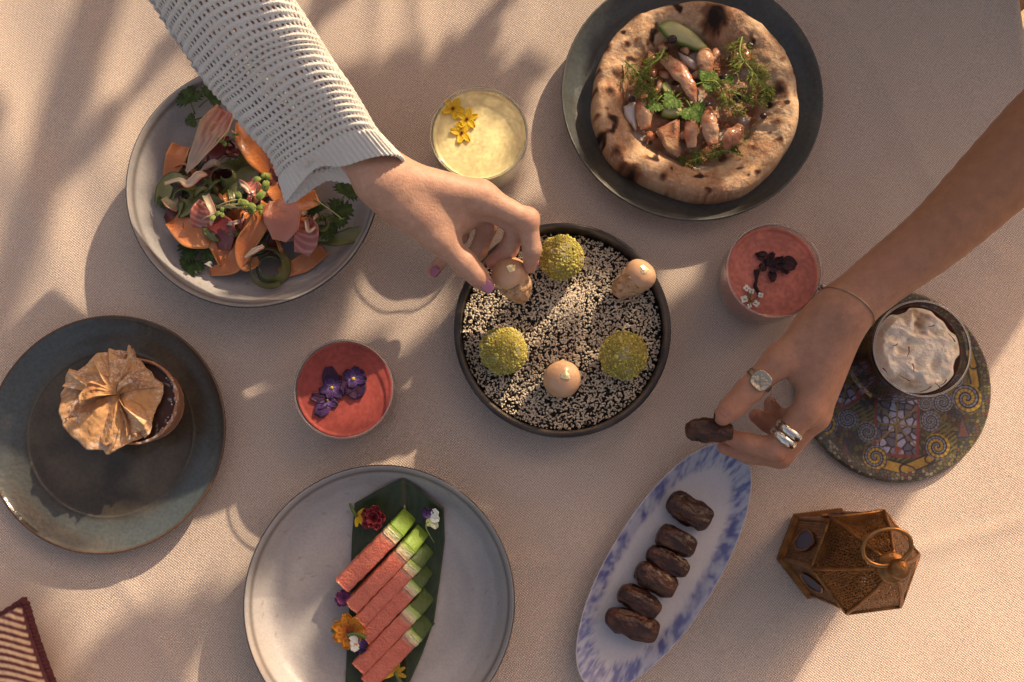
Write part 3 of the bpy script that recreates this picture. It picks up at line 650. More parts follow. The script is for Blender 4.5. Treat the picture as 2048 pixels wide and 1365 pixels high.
CV, CF = ico(1)
def truffle(px, py, label, rp, seed):
    z_ = .047; c = np.array(P(px, py, z_)); R = RR(px, py, z_, rp); th = thing('pistachio_truffle', label, 'truffle', (c[0], c[1], c[2]-R), 'pistachio coated truffles')
    V, F = ico(5); V = V*(R*.955*(1+.15*(noise(V, 2.2, seed, 2)-.5)+.09*(noise(V, 13, seed+4, 2)-.5)))[:, None]; V[:, 2] *= .95
    n1 = noise(V, 300, seed+2, 2); cc = mixc((.22, .17, .03), (.40, .33, .07), n1); cc = mixc(cc, (.42, .40, .34), .5*sst(.68, .76, noise(V, 160, seed+6)))
    mesh('core', V+c, F, M('truffle_core', None, rough=.85, bump=((900, .0012),)), th, cc)
    r_ = np.random.default_rng(seed); PV = []; PF = []; PC = []; o_ = 0
    for k in range(2100):
        d = r_.normal(size=3); d /= np.linalg.norm(d)
        if d[2] < -.55: continue
        s = r_.uniform(.0005, .0011)*(1+.9*(r_.random() < .10))
        v = CV*s*(1+.5*(r_.random(len(CV))-.5))[:, None]*r_.uniform(.6, 1.2, 3)
        PV.append(v+d*R*(.955+.143*(noise(np.array([d]), 2.2, seed, 2)[0]-.5))*np.array((1, 1, .95))+c); PF += [tuple(i+o_ for i in q_) for q_ in CF]; o_ += len(v)
        base = np.array(((.44, .37, .06), (.52, .44, .10), (.30, .29, .05), (.56, .47, .14), (.26, .18, .06))[r_.integers(5)]); PC.append(np.tile(base*r_.uniform(.92, 1.3), (len(v), 1)))
    o = mesh('crumb_coating', np.vstack(PV), PF, M('pistachio_crumb', None, rough=.75), th, np.vstack(PC)); o['kind'] = 'stuff'
truffle(1122, 515, 'green pistachio truffle at the top of the sesame bowl beside the fingers', 46, 1)
truffle(1007, 702, 'green pistachio truffle at the lower left of the sesame bowl', 49, 2)
truffle(1247, 711, 'green pistachio truffle at the lower right of the sesame bowl', 49, 3)

def bonbon(label, tip, dome, rp, seed):
    a = np.array(P(*tip)); b = np.array(P(*dome)); ax_ = (b-a); Ln = np.linalg.norm(ax_); ax_ /= Ln; R = RR(dome[0], dome[1], dome[2], rp)
    th = thing('caramel_bonbon', label, 'sweet', (a[0], a[1], a[2]), 'caramel coloured sweets')
    pr = [(R*math.cos(t_), Ln+R*math.sin(t_)*.95) for t_ in np.linspace(math.pi/2, -.55, 14)]
    V, F, _ = lathe([(max(x, 0), y) for x, y in pr], 64, (0, 0, 0)); V = V[:, :3]
    V *= (1+.10*(noise(V, 55, seed, 2)-.5))[:, None]
    Q = np.array(Vector(ax_).to_track_quat('Z', 'Y').to_matrix())
    cc = mixc((.56, .31, .17), (.70, .43, .26), noise(V, 70, seed+1, 2))
    mesh('glossy_shell', V@Q.T+a, [f[::-1] for f in F], M('caramel_shell', None, rough=.36, coat=.3, sss=.3, sssr=(.004,), bump=((160, .0006),)), th, cc)
    pr = [(R*.95, Ln-.25*R), (R*.93, Ln-.45*R), (R*.86, Ln*.55), (R*.68, Ln*.22), (R*.45, 0), (R*.22, -.002), (0, -.0028)]
    V, F, _ = lathe(pr, 64, (0, 0, 0), 40); V[:, :2] *= (1+.28*(noise(V, 150, seed+2, 2)-.5))[:, None]; V[:, 2] += .004*(noise(V, 120, seed+5)-.5)
    n1 = noise(V, 200, seed+3, 2); cc = mixc((.40, .21, .10), (.60, .38, .22), sst(.25, .7, n1)); cc = mixc(cc, (.16, .07, .03), .8*sst(.68, .8, noise(V, 700, seed+7)))
    mesh('crumbly_base', V@Q.T+a, [f[::-1] for f in F], M('biscuit', None, rough=.75, bump=((350, .0015),)), th, cc)
    r_ = np.random.default_rng(seed)
    d = Vector((.10+.05*seed % .1, .12, 1)).normalized(); u = d.orthogonal().normalized(); v = d.cross(u); cc_ = b+np.array(d)*R*.945
    V = [cc_]; n_ = 9
    for k in range(n_):
        t_ = 2*math.pi*k/n_; rr_ = R*.26*(.5+r_.random()); p_ = np.array(d)+(np.array(u)*math.cos(t_)+np.array(v)*math.sin(t_))*rr_/R; p_ /= np.linalg.norm(p_); V.append(b+p_*R*(.985+.035*r_.random()))
    V[0] = b+np.array(d)*R*1.012
    o = mesh('gold_leaf', V, [(0, 1+k, 1+(k+1) % n_) for k in range(n_)], M('gold_leaf', (.85, .70, .38), rough=.22, metal=.8), th, smooth=False); solid(o, .0003)
bonbon('caramel sweet with gold flake pinched between the fingers', (1046, 597, .056), (1019, 548, .078), 37, 1)
bonbon('caramel sweet leaning on its side at the upper right of the sesame bowl', (1232, 586, .036), (1280, 551, .051), 33, 2)
bonbon('caramel sweet standing upright at the bottom of the sesame bowl', (1121, 752, .026), (1124, 759, .050), 38, 3)

# ================================================================== dates
def date(px, py, z_, lpx, wpx, ang, label, seed, squash=.8, tiltz=0):
    V, F = ico(4); d = V.copy()
    L_ = RR(px, py, z_, lpx/2)*(.96+.09*math.sin(seed*2.3)); W_ = RR(px, py, z_, wpx/2)*(1+.05*math.sin(seed*3.7))
    x, y, zz = d.T
    blunt = (1-np.abs(x)**3.4)**(1/3.4)/np.sqrt(np.maximum(1-x*x, 1e-4)); blunt = np.clip(blunt, 0, 1.75)
    tap = blunt*(1-.20*np.clip(x, 0, 1)**2)*(1-.12*np.clip(-x, 0, 1)**3)
    sq = np.sign(x)*np.abs(x)**.88
    a = np.arctan2(zz, y)
    wr = 1-np.abs(2*noise(np.stack([x*1.1+.5*noise(d, 2.5, seed), a*1.9+.6*noise(d, 3, seed+1), 0*x+seed], -1), 1.15, seed, 2)-1)
    fine = noise(np.stack([x*3, a*5, zz*2], -1), 1.5, seed+9, 2)
    disp = 1-.19*sst(.60, 1, wr)+.15*(noise(d, 1.6, seed+3)-.5)*2+.07*(noise(d, 7, seed+12, 2)-.5)+.04*(fine-.5)
    p = np.stack([sq*L_*(1+.08*(noise(d, 2, seed+5)-.5)), y*W_*disp*tap, zz*W_*squash*disp*tap], -1)
    dent = np.exp(-((x-.93)/.07)**2)*np.exp(-(y*y+zz*zz)/.06); p[:, 0] -= dent*L_*.14
    A = math.radians(ang); c_, s_ = math.cos(A), math.sin(A); ct, st_ = math.cos(tiltz), math.sin(tiltz)
    X = p[:, 0]*ct-p[:, 2]*st_; Zr = p[:, 0]*st_+p[:, 2]*ct
    Vw = np.stack([X*c_-p[:, 1]*s_, X*s_+p[:, 1]*c_, Zr], -1)+np.array(P(px, py, z_))
    cc = mixc((.022, .007, .004), (.080, .021, .009), sst(.25, .8, fine*.5+.5*noise(d, 2.2, seed+6, 2))); cc = mixc(cc, (.17, .07, .025), .45*sst(.72, .95, wr)*sst(.5, .8, noise(d, 2, seed+8)))
    return single('date', label, 'date', Vw, F, M('date_skin', None, rough=.34, spec=.45, coat=.2, bump=((150, .0022), (420, .0012)), sss=.05), cc, 'dried dates')
zd = .020
date(1380, 1022, zd, 96, 62, -28, 'dried date at the top of the row nearest the picking hand', 1)
date(1353, 1083, zd, 98, 54, -22, 'second dried date from the top of the row on oval dish', 2)
date(1336, 1124, zd, 92, 47, -27, 'third dried date from the top, slimmer than its neighbours', 3)
date(1312, 1159, zd, 96, 57, -32, 'fourth dried date from the top of the row', 4)
date(1279, 1203, zd, 106, 55, -28, 'fifth dried date from the top, next to last in the row', 5)
date(1265, 1250, zd, 110, 58, -19, 'dried date at the bottom end of the row on oval dish', 6)
date(1419, 862, .073, 106, 50, -4, 'dried date held between thumb and fingers above the oval dish', 7, .85)
V, F = tube([P(1258, 1160, .022), P(1266, 1163, .025), P(1270, 1168, .022)], [.002, .0025, .001], 8, 8)
# ================================================================== pizza
zt0 = .0095; cP = np.array(P(1386, 198, .03)); Rp = RR(1386, 198, .03, 212); c0 = (cP[0], cP[1], zt0)
nr, na = 205, 540
A, B = np.meshgrid(np.linspace(0, 1, nr)**.85, np.linspace(0, 2*math.pi, na, endpoint=False), indexing='ij')
cs = np.stack([np.cos(B), np.sin(B), 0*B], -1)
outl = 1+.055*(noise(cs*1.3, 1, 3, 2)-.5)*2+.02*(noise(cs*5, 1, 5)-.5)
# photo's outline: flatter at the lower left, bulged at the right
outl *= 1+.025*np.cos(B-math.radians(20))-.03*np.exp(-((B-math.radians(250))/.35)**2)-.02*np.exp(-((B-math.radians(165))/.3)**2)
X, Y = A*Rp*outl*np.cos(B), A*Rp*outl*np.sin(B); q = np.stack([X, Y, 0*X], -1)
inn = .60+.055*(noise(cs*1.6, 1, 12, 2)-.5)*2+.03*np.cos(B-math.radians(200))          # where the crust starts
cr = np.clip((A-inn)/(1-inn), 0, 1)
puff = (.0155+.006*noise(cs*2.2, 1, 7)+.004*noise(cs*6, 1, 8))*np.clip((cr**1.15)*np.clip(1-cr, 0, 1)**.42/.425, 0, 1.2)
bub = np.zeros_like(X); char = np.zeros_like(X)
def at_px(px, py): p = P(px, py, .035); return p.x-cP[0], p.y-cP[1]
for bx, by, br, bh, ch in ((1428, 40, 34, .010, 1.0), (1262, 352, 26, .006, .95), (1325, 355, 12, .002, .7), (1268, 28, 22, .004, .8), (1480, 14, 22, .003, .6), (1238, 195, 16, .003, .3), (1570, 150, 30, .004, .2), (1300, 320, 30, .004, .0), (1235, 300, 16, .003, .7), (1190, 180, 12, .002, .7), (1212, 92, 14, .002, .75), (1196, 140, 9, .001, .7), (1220, 182, 13, .001, .8), (1255, 88, 10, .001, .8), (1560, 180, 22, .002, .7), (1555, 245, 14, .001, .55), (1338, 382, 9, .001, .6), (1215, 265, 8, .001, .5), (1195, 232, 9, .001, .55), (1530, 30, 12, .001, .6), (1565, 120, 10, .001, .5), (1240, 145, 18, .002, .6), (1247, 330, 14, .001, .6), (1500, 345, 14, .002, .0), (1440, 375, 28, .003, .0)):
    x, y = at_px(bx, by); rm = RR(bx, by, .035, br); d = np.hypot(X-x, Y-y)/rm
    d2 = d*(1+.5*(noise(q, 160, 9, 2)-.5)*2)
    bub += bh*np.exp(-(d*1.1)**2); char = np.maximum(char, ch*(1-sst(.05, 1.25, d2)))
rough = .0016*(noise(q, 130, 21, 3)-.5)*2*cr**.3+.0018*(noise(q, 70, 22, 2)-.5)*2
floor_ = .0085+.0050*(noise(q, 75, 31, 3)-.5)*2*(1-cr)
Z = floor_*(1-sst(.97, 1, A))+puff+bub*sst(.1, .5, cr+.2)+rough*(1-sst(.98, 1, A)*.5)
V = np.stack([cP[0]+X, cP[1]+Y, zt0+Z-.001*sst(.98, 1, A)], -1).reshape(-1, 3)
n1 = noise(q, 45, 41, 3); n2 = noise(q, 240, 42, 2); ld = noise(q, 34, 43, 2)
crust = mixc((.50, .285, .145), (.66, .455, .28), sst(.3, .7, n2*.5+.5*n1))
brown = mixc((.27, .11, .05), (.42, .21, .11), n2)
left = sst(-.3, .8, -np.cos(B-math.radians(10)))*1.2
crust = mixc(crust, brown, np.clip(sst(.42, .70, ld)*.72+left*.42*sst(.40, .65, n1), 0, 1))
crust = mixc(crust, (.62, .50, .40), .45*sst(.55, .72, noise(q, 800, 44, 2))*sst(.1, .4, cr))     # flour dust
leo = sst(.60, .80, noise(q, 120, 45, 2))*sst(.3, .55, noise(q, 28, 46)); char = np.maximum(char, .8*leo*(cr > .1))
crust = mixc(crust, (.17, .065, .03), .9*sst(.02, .5, char)); crust = mixc(crust, (.022, .012, .009), sst(.42, .8, char))
top = mixc((.34, .18, .10), (.48, .31, .20), n1); top = mixc(top, (.24, .09, .04), .9*sst(.46, .64, noise(q, 60, 51, 2))); top = mixc(top, (.20, .18, .06), .6*sst(.55, .7, noise(q, 50, 57, 2))); top = mixc(top, (.56, .47, .38), sst(.62, .74, noise(q, 48, 52, 2))); top = mixc(top, (.12, .05, .025), sst(.70, .78, noise(q, 110, 53)))
cc = mixc(top, crust, sst(.02, .22, cr))
pz = thing('pizza', 'blistered leopard spotted pizza with prawns and herbs on dark plate', 'pizza', c0)
mesh('crust', V, grid_faces(nr, na, False, True), M('pizza_crust', None, rough=.75, spec=.3, bump=((380, .0011), (1300, .0004)), sss=.06), pz, cc.reshape(-1, 3))
zT = zt0+.012
def blob(pts, rad, colfn, mat, name, label, cat, group=None, flat=.8, seed=0, n=18, dense=26, wr=.12):
    V, F = tube(pts, rad, n, dense, True, flat); ce = V.mean(0); q = V-ce
    nn = noise(q, 120, seed, 2)-.5; nrm = q-(catmull(pts, dense)-ce).repeat(n, 0); ln = np.linalg.norm(nrm, axis=1)[:, None]+1e-9
    V = V+nrm/ln*(nn*wr*np.max(rad)*2)[:, None]
    return single(name, label, cat, V, F, mat, colfn(q, np.repeat(np.linspace(0, 1, dense), n)), group)
def c_prawn(seed):
    def f(q, s):
        n1 = noise(q, 110, seed, 2); c = mixc((.46, .24, .13), (.56, .35, .22), n1); c = mixc(c, (.42, .13, .055), .85*sst(.42, .62, noise(q, 85, seed+3, 2)))
        return mixc(c, (.14, .05, .025), .85*sst(.64, .74, noise(q, 130, seed+5, 2)))
    return f
PRAWN = M('prawn', None, rough=.35, coat=.25, sss=.15, sssr=(.003,), bump=((260, .0012),))
for k, (pts, rd, lb) in enumerate((
    (((1330, 118, .006), (1362, 150, .012), (1380, 178, .013), (1394, 206, .009)), (.006, .0085, .0075, .006, .003), 'long roasted prawn lying across the middle of the pizza'),
    (((1410, 100, .006), (1411, 122, .011), (1416, 150, .007)), (.005, .0085, .008, .004), 'short roasted prawn beside the avocado slice on pizza'),
    (((1385, 232, .006), (1382, 262, .010), (1384, 296, .008)), (.005, .007, .0068, .004), 'small orange prawn in the lower row on pizza, beside the toast wedge'),
    (((1414, 215, .008), (1418, 250, .012), (1426, 290, .008)), (.005, .008, .0085, .005), 'pale prawn in the centre of the lower row on pizza'),
    (((1480, 252, .006), (1466, 274, .011), (1448, 298, .006)), (.004, .008, .009, .005), 'curved prawn at the right of the lower row on pizza'),
    (((1290, 190, .005), (1286, 220, .009), (1292, 258, .006)), (.004, .007, .008, .005), 'prawn along the left crust under the fennel'),
    (((1480, 80, .004), (1490, 110, .007), (1486, 134, .004)), (.004, .006, .006, .004), 'prawn at the upper right of the pizza under the fennel'))):
    blob([P(x, y, zT+z_) for x, y, z_ in pts], list(rd), c_prawn(60+k*7), PRAWN, 'prawn', lb, 'prawn', 'prawns on the pizza', .55, 70+k, 22, 34, .26)
for k in range(26):
    a = rng.uniform(0, 6.28); d = 112*math.sqrt(rng.random()); x, y = 1386+d*1.15*math.cos(a), 192+d*.95*math.sin(a); t = rng.uniform(0, 6.28); L_ = rng.uniform(7, 17)
    blob([P(x-L_*math.cos(t), y-L_*math.sin(t), zT+.001), P(x+rng.normal(0, 2), y+rng.normal(0, 2), zT+.005), P(x+L_*math.cos(t), y+L_*math.sin(t), zT+.001)], [.0015, .0045, .0040, .0015], c_prawn(160+k*3), PRAWN, 'topping_shred', 'small browned shred of topping lying between the prawns on pizza', 'topping', 'browned shreds on the pizza', .5, 170+k, 10, 12, .3)
# torn toast wedge
tri = [(1310, 262), (1357, 240), (1362, 318), (1330, 298)]
V, F = merge([(np.array([P(x, y, zT+h) for h in (.0, .010) for x, y in tri])+np.array([(0, 0, 0)]*4+[(0, 0, .002), (0, 0, .004), (0, 0, -.002), (0, 0, 0)]), [(0, 1, 2, 3), (7, 6, 5, 4), (0, 4, 5, 1), (1, 5, 6, 2), (2, 6, 7, 3), (3, 7, 4, 0)])])
import bmesh
def subdiv(V, F, cuts=2, seed=0, amp=.001, sm=True):
    bm = bmesh.new(); vs_ = [bm.verts.new(v) for v in V]; [bm.faces.new([vs_[i] for i in f]) for f in F]
    bmesh.ops.recalc_face_normals(bm, faces=bm.faces); bmesh.ops.bevel(bm, geom=bm.edges[:], offset=amp*1.5, segments=2, affect='EDGES')
    bmesh.ops.subdivide_edges(bm, edges=bm.edges[:], cuts=cuts, use_grid_fill=True)
    V = np.array([v.co[:] for v in bm.verts]); F = [tuple(v.index for v in f.verts) for f in bm.faces]; bm.free()
    V += amp*(np.stack([noise(V, 150, seed+i, 2) for i in range(3)], -1)-.5)*2; return V, F
V, F = subdiv(V, F, 4, 3, .0012); q = V; n1 = noise(q, 120, 5, 2); cc = mixc((.58, .33, .17), (.34, .12, .05), sst(.35, .6, n1)); cc = mixc(cc, (.07, .03, .015), sst(.66, .75, noise(q, 150, 6)))
single('toast_wedge', 'browned triangular wedge at the lower left of the pizza filling', 'bread', V, F, M('toast', None, rough=.6, bump=((400, .001),)), cc)
def slab(name, label, cat, outline, z_, colfn, th_=.004, dome=.004, mat=None, group=None, n=28, tilt=(0, 0)):
    """thick slice with a rounded outline given as survey points"""
    o_ = catmull([P(x, y, z_) for x, y in outline+outline[:1]], n*2)[:-1]; ce = o_.mean(0); V = []; K = []
    rows = [1, .97, .9, .75, .5, .25, 0]
    for k in rows:
        h = dome*(1-k*k)+th_*(0 if k == 1 else .85 if k == .97 else 1)
        V.append(ce+(o_-ce)*k+np.array((0, 0, 1.))*h); K.append(np.full(len(o_), k))
    V = np.vstack(V); K = np.concatenate(K); V[:, 2] += tilt[0]*(V[:, 0]-ce[0])+tilt[1]*(V[:, 1]-ce[1])
    return single(name, label, cat, V, [(a, b, c_, d) for a, b, c_, d in grid_faces(len(rows), len(o_), False, True)], mat, colfn(K, V), group)
def c_avo(K, V): return mixc(mixc((.46, .44, .18), (.58, .52, .26), noise(V, 60, 3, 2)), (.12, .20, .035), sst(.72, .98, K))
AVO = M('avocado', None, rough=.42, sss=.2, sssr=(.004,), bump=((300, .0005),))
slab('avocado_slice', 'pale green avocado slice near the top of the pizza', 'avocado', [(1313, 58), (1328, 46), (1350, 48), (1385, 66), (1416, 96), (1404, 104), (1372, 94), (1338, 82)], zT+.006, c_avo, .004, .004, AVO, 'avocado slices', tilt=(-.05, .12))
slab('avocado_slice', 'thin avocado slice in the middle of the pizza beside the parsley', 'avocado', [(1320, 170), (1334, 166), (1352, 200), (1366, 226), (1352, 238), (1322, 232), (1330, 205)], zT+.003, c_avo, .003, .003, AVO, 'avocado slices')
for k, (x, y, r, lb) in enumerate(((1345, 79, 10, 'dark olive resting on the avocado slice'), (1264, 199, 7, 'dark olive by the left crust of the pizza'), (1415, 212, 9, 'dark olive at the centre of the pizza under the long prawn'), (1476, 198, 10, 'dark shiny olive under the right fennel sprig'), (1432, 252, 7, 'dark olive on the pale prawn of the pizza'), (1527, 232, 7, 'dark olive near the right crust of the pizza'), (1448, 155, 10, 'dark olive between the fennel and parsley on pizza'), (1300, 160, 8, 'dark olive beneath the left fennel sprig'), (1500, 92, 9, 'dark olive high on the right side of pizza'))):
    V, F = ico(3); V = V*(1+.22*(noise(V, 2.6, k, 2)-.5))[:, None]*RR(x, y, zT, r)*[1, .9, .8]
    single('olive', lb, 'olive', V+np.array(P(x, y, zT+.010 if k == 0 else zT+.007)), F, M('olive_skin', (.035, .012, .018), rough=.3, coat=.3, bump=((300, .0008),)), None, 'olives on the pizza')
CH = M('melted_cheese', None, rough=.4, sss=.25, sssr=(.004,), bump=((200, .001),))
slab('cheese_patch', 'white melted cheese patch against the left crust of the pizza', 'cheese', [(1246, 214), (1270, 205), (1274, 232), (1272, 262), (1262, 250), (1250, 236)], zT+.001, lambda K, V: mixc((.66, .60, .54), (.55, .42, .32), sst(.6, 1, K)), .002, .003, CH, 'cheese patches')
slab('cheese_patch', 'pale melted cheese patch between prawn and avocado on pizza', 'cheese', [(1356, 106), (1380, 118), (1398, 134), (1388, 142), (1366, 126)], zT+.001, lambda K, V: mixc((.60, .52, .44), (.5, .36, .25), sst(.6, 1, K)), .002, .003, CH, 'cheese patches')
slab('cheese_patch', 'pale melted cheese patch in the middle of the pizza beside olives', 'cheese', [(1320, 166), (1340, 172), (1346, 196), (1334, 194)], zT+.001, lambda K, V: mixc((.60, .54, .48), (.5, .36, .25), sst(.6, 1, K)), .002, .003, CH, 'cheese patches')
HERB = M('herb', None, rough=.55, spec=.3, sss=.1, sssr=(.001,), bump=((600, .0004),))
def frond(label, spine, branches, length, seed, cols=((.09, .125, .02), (.24, .27, .05)), th_r=.0003):
    r_ = np.random.default_rng(seed); sp = catmull([P(x, y, zT+z_) for x, y, z_ in spine], 40)
    th = thing('fennel_sprig', label, 'herb', base_of(sp), 'fennel sprigs on the pizza')
    V, F = tube(sp, [.0011, .0008, .0004], 6); mesh('stem', V, F, HERB, th, mixc((.16, .22, .05), (.28, .30, .08), noise(V, 60, seed)))
    parts = []
    for b in range(int(branches*1.7)):
        i = r_.integers(2, 39); d = sp[min(i+1, 39)]-sp[i-1]; d /= np.linalg.norm(d)
        a = r_.choice([-1, 1])*r_.uniform(.4, 1.15); dd = np.array((d[0]*math.cos(a)-d[1]*math.sin(a), d[0]*math.sin(a)+d[1]*math.cos(a), r_.uniform(-.1, .45)))
        L_ = length*r_.uniform(.45, 1)*(1-.4*i/40); e = sp[i]+dd*L_+np.array((0, 0, -.002)); mid = sp[i]+dd*L_*.5+r_.normal(0, .001, 3)
        br = catmull([sp[i], mid, e], 8); parts.append(tube(br, [th_r*1.4, th_r], 4))
        for f in range(r_.integers(4, 8)):
            j = r_.integers(1, 8); a2 = r_.choice([-1, 1])*r_.uniform(.35, .9); d2 = np.array((dd[0]*math.cos(a2)-dd[1]*math.sin(a2), dd[0]*math.sin(a2)+dd[1]*math.cos(a2), dd[2]+r_.uniform(-.2, .4)))
            l2 = L_*r_.uniform(.25, .55); parts.append(tube([br[j], br[j]+d2*l2*.55, br[j]+d2*l2+np.array((0, 0, -.0008))], [th_r, th_r*.9, th_r*.5], 4))
    V, F = merge(parts); o = mesh('feathery_leaves', V, F, HERB, th, mixc(cols[0], cols[1], noise(V, 130, seed+1, 2))); o['kind'] = 'stuff'
frond('large fennel sprig running down the right side of the pizza', ((1486, 64, .008), (1480, 108, .016), (1504, 142, .018), (1530, 176, .014), (1540, 205, .008)), 44, .020, 1)
frond('fennel sprig curling over the left side of the pizza', ((1250, 122, .012), (1278, 150, .016), (1288, 178, .016), (1306, 200, .01)), 34, .018, 2)
frond('fennel sprig from the avocado slice to the left olive on pizza', ((1330, 95, .012), (1318, 118, .015), (1290, 138, .014), (1276, 160, .012)), 26, .014, 3)
frond('flat fennel sprig across the lower edge of the pizza filling', ((1486, 312, .008), (1450, 302, .008), (1410, 312, .007), (1368, 326, .005)), 40, .015, 4, ((.055, .085, .012), (.13, .165, .03)))
frond('fennel sprig arching over the centre right of the pizza', ((1408, 162, .018), (1434, 166, .022), (1450, 192, .020), (1462, 216, .016), (1492, 226, .012)), 26, .016, 5)
frond('small fennel sprig tucked under the right crust of the pizza', ((1450, 180, .010), (1480, 190, .012), (1512, 200, .012), (1536, 190, .010)), 30, .016, 6, ((.06, .09, .015), (.16, .19, .035)))
def parsley(name, label, cpos, R, ang, seed, group, cols=((.045, .085, .018), (.10, .17, .03)), stem=None, lobes=3, rise=.25):
    th = thing(name, label, 'herb', cpos, group); r_ = np.random.default_rng(seed)
    for k in range(lobes):
        a0 = math.radians(ang+(k-(lobes-1)/2)*(62 if lobes == 3 else 50)); l = R*(1.0 if k == (lobes-1)/2 else .82)
        n_ = 27; t_ = np.linspace(0, 1, n_); wd = l*.50*np.sin(math.pi*np.clip(t_*.92+.02, 0, 1))**.7*(.50+.75*((t_*3.6+.15) % 1.0)**1.3)+l*.02
        v = np.linspace(-1, 1, 7); V = []
        for i in range(n_):
            for w_ in v:
                x = t_[i]*l+abs(w_)*wd[i]*.42; y = w_*wd[i]
                z_ = rise*l*(t_[i]*(1-.75*t_[i]))*(1)+.16*l*abs(w_)*.35-.05*l*math.cos(abs(w_)*7+i)*.35
                V.append((cpos[0]+x*math.cos(a0)-y*math.sin(a0), cpos[1]+x*math.sin(a0)+y*math.cos(a0), cpos[2]+z_))
        V = np.array(V); W_ = np.tile(v, n_); cc = mixc(cols[0], cols[1], .5*noise(V, 160, seed+k)+.5*noise(V, 500, seed)); cc = mixc(cc, np.array(cols[1])*1.5, .5*np.exp(-(W_/.12)**2))
        solid(mesh('leaflet', V, grid_faces(n_, 7), HERB, th, cc), .0003)
    e = stem if stem is not None else (cpos[0]-R*.8*math.cos(math.radians(ang)), cpos[1]-R*.8*math.sin(math.radians(ang)), cpos[2]-.001)
    V, F = tube([cpos, (np.array(cpos)+np.array(e))/2+np.array((0, 0, .001)), e], [.0006, .0008], 6, 8); mesh('stem', V, F, HERB, th, np.array(cols[1])*1.2)
    return th
for x, y, r, a, lb in ((1382, 216, 36, -60, 'bright parsley leaf in the middle of the pizza'), (1405, 165, 34, 20, 'parsley leaf at the centre of the pizza touching the long prawn'), (1350, 196, 30, -140, 'dark parsley leaf left of the pizza centre'), (1312, 205, 26, 230, 'dark parsley leaf beneath the left fennel sprig'), (1455, 162, 16, 40, 'tiny bright parsley leaf on the right half of the pizza')):
    parsley('parsley_leaf', lb, P(x, y, zT+.010), r*.00047, a, int(x), 'parsley on the pizza', ((.05, .10, .015), (.14, .23, .035)))

# ================================================================== salad
def c_carrot(seed):
    def f(S, T, V):
        n1 = noise(V, 90, seed, 2); c = mixc((.48, .125, .028), (.58, .22, .07), n1); return mixc(c, (.64, .31, .11), .5*np.exp(-((np.abs(T)-1)/.1)**2))
    return f
def c_cuke(seed):
    def f(S, T, V):
        n1 = noise(V, 120, seed, 2); c = mixc((.11, .115, .03), (.22, .21, .07), n1); return mixc(c, (.035, .065, .012), sst(.80, .95, np.abs(T)+.06*(n1-.5)))
    return f
def c_beet(seed):
    def f(S, T, V): return mixc((.10, .018, .02), (.24, .045, .04), noise(V, 100, seed, 2))
    return f
def c_endive(seed):
    def f(S, T, V):
        vn = np.sin(T*14+S*3+2*noise(V, 60, seed)); c = mixc((.46, .31, .21), (.56, .43, .31), noise(V, 90, seed, 2)); c = mixc(c, (.34, .075, .07), np.clip(sst(.1, .75, S)*.75*sst(-.5, .6, vn)+sst(.7, 1, S)*.55, 0, 1)); return mixc(c, (.60, .44, .22), .6*sst(.86, 1, np.abs(T)))
    return f
def c_chi(seed):
    def f(S, T, V):
        st_ = np.sin(S*34+T*T*4+2.5*noise(V, 70, seed)); return mixc((.38, .095, .075), (.52, .25, .19), sst(-.1, .7, st_)*(.5+.5*noise(V, 120, seed+1)))
    return f
def c_pale(seed):
    def f(S, T, V): return mixc(mixc((.66, .56, .36), (.62, .42, .34), S), (.45, .14, .10), .7*sst(.3, .9, T*np.sign(math.sin(seed))))
    return f
VEG = M('raw_vegetable', None, rough=.28, spec=.5, coat=.4, sss=.25, sssr=(.003,), bump=((400, .0005),))
def strip(name, label, cat, pts, width, colfn, twist=0, curl=0., ruffle=0., seed=0, group=None, thick=.0008, n=44, m=11):
    V, F, S, T = ribbon([P(*p) for p in pts], [w_*.00047 for w_ in np.atleast_1d(width)], twist, n, m, curl, ruffle, seed)
    return solid(single(name, label, cat, V, F, VEG, colfn(S, T, V), group), thick)
# hidden bulk of the salad
r_ = np.random.default_rng(5)
for k in range(60):
    a = r_.uniform(0, 6.28); d = 118*math.sqrt(r_.random()); x, y = 497+d*1.25*math.cos(a), 392+d*.98*math.sin(a); t_ = r_.uniform(0, 6.28); L_ = r_.uniform(22, 48); zz = .015+.014*(1-d/130)*r_.uniform(.5, 1.2)+.003
    fn, nm = ((c_cuke, 'cucumber_ribbon'), (c_beet, 'beet_ribbon'), (c_carrot, 'carrot_ribbon'), (c_cuke, 'cucumber_ribbon'), (c_beet, 'beet_ribbon'))[k % 5]
    dx, dy = L_*math.cos(t_), L_*math.sin(t_)
    strip(nm, {'cucumber_ribbon': 'cucumber ribbon half buried low in the salad', 'beet_ribbon': 'dark red beet ribbon half buried low in the salad', 'carrot_ribbon': 'carrot ribbon half buried low in the salad'}[nm], 'vegetable',
          [(x-dx, y-dy, zz), (x+r_.normal(0, 8), y+r_.normal(0, 8), zz+.008), (x+dx, y+dy, zz)], [12, 30, 26, 10], fn(k), [r_.uniform(-30, 30), r_.uniform(-60, 60)], .15, .002, k, 'buried '+nm.replace('_', ' ')+'s', n=20, m=7)
z_ = .03
SH = ((c_cuke, 'cucumber_shred', 'thin green cucumber shred lying loose on top of the salad'), (c_carrot, 'carrot_shred', 'thin orange carrot shred lying loose on top of the salad'), (c_pale, 'endive_shred', 'thin cream endive shred lying loose on top of the salad'), (c_beet, 'beet_shred', 'thin dark red beet shred lying loose on top of the salad'))
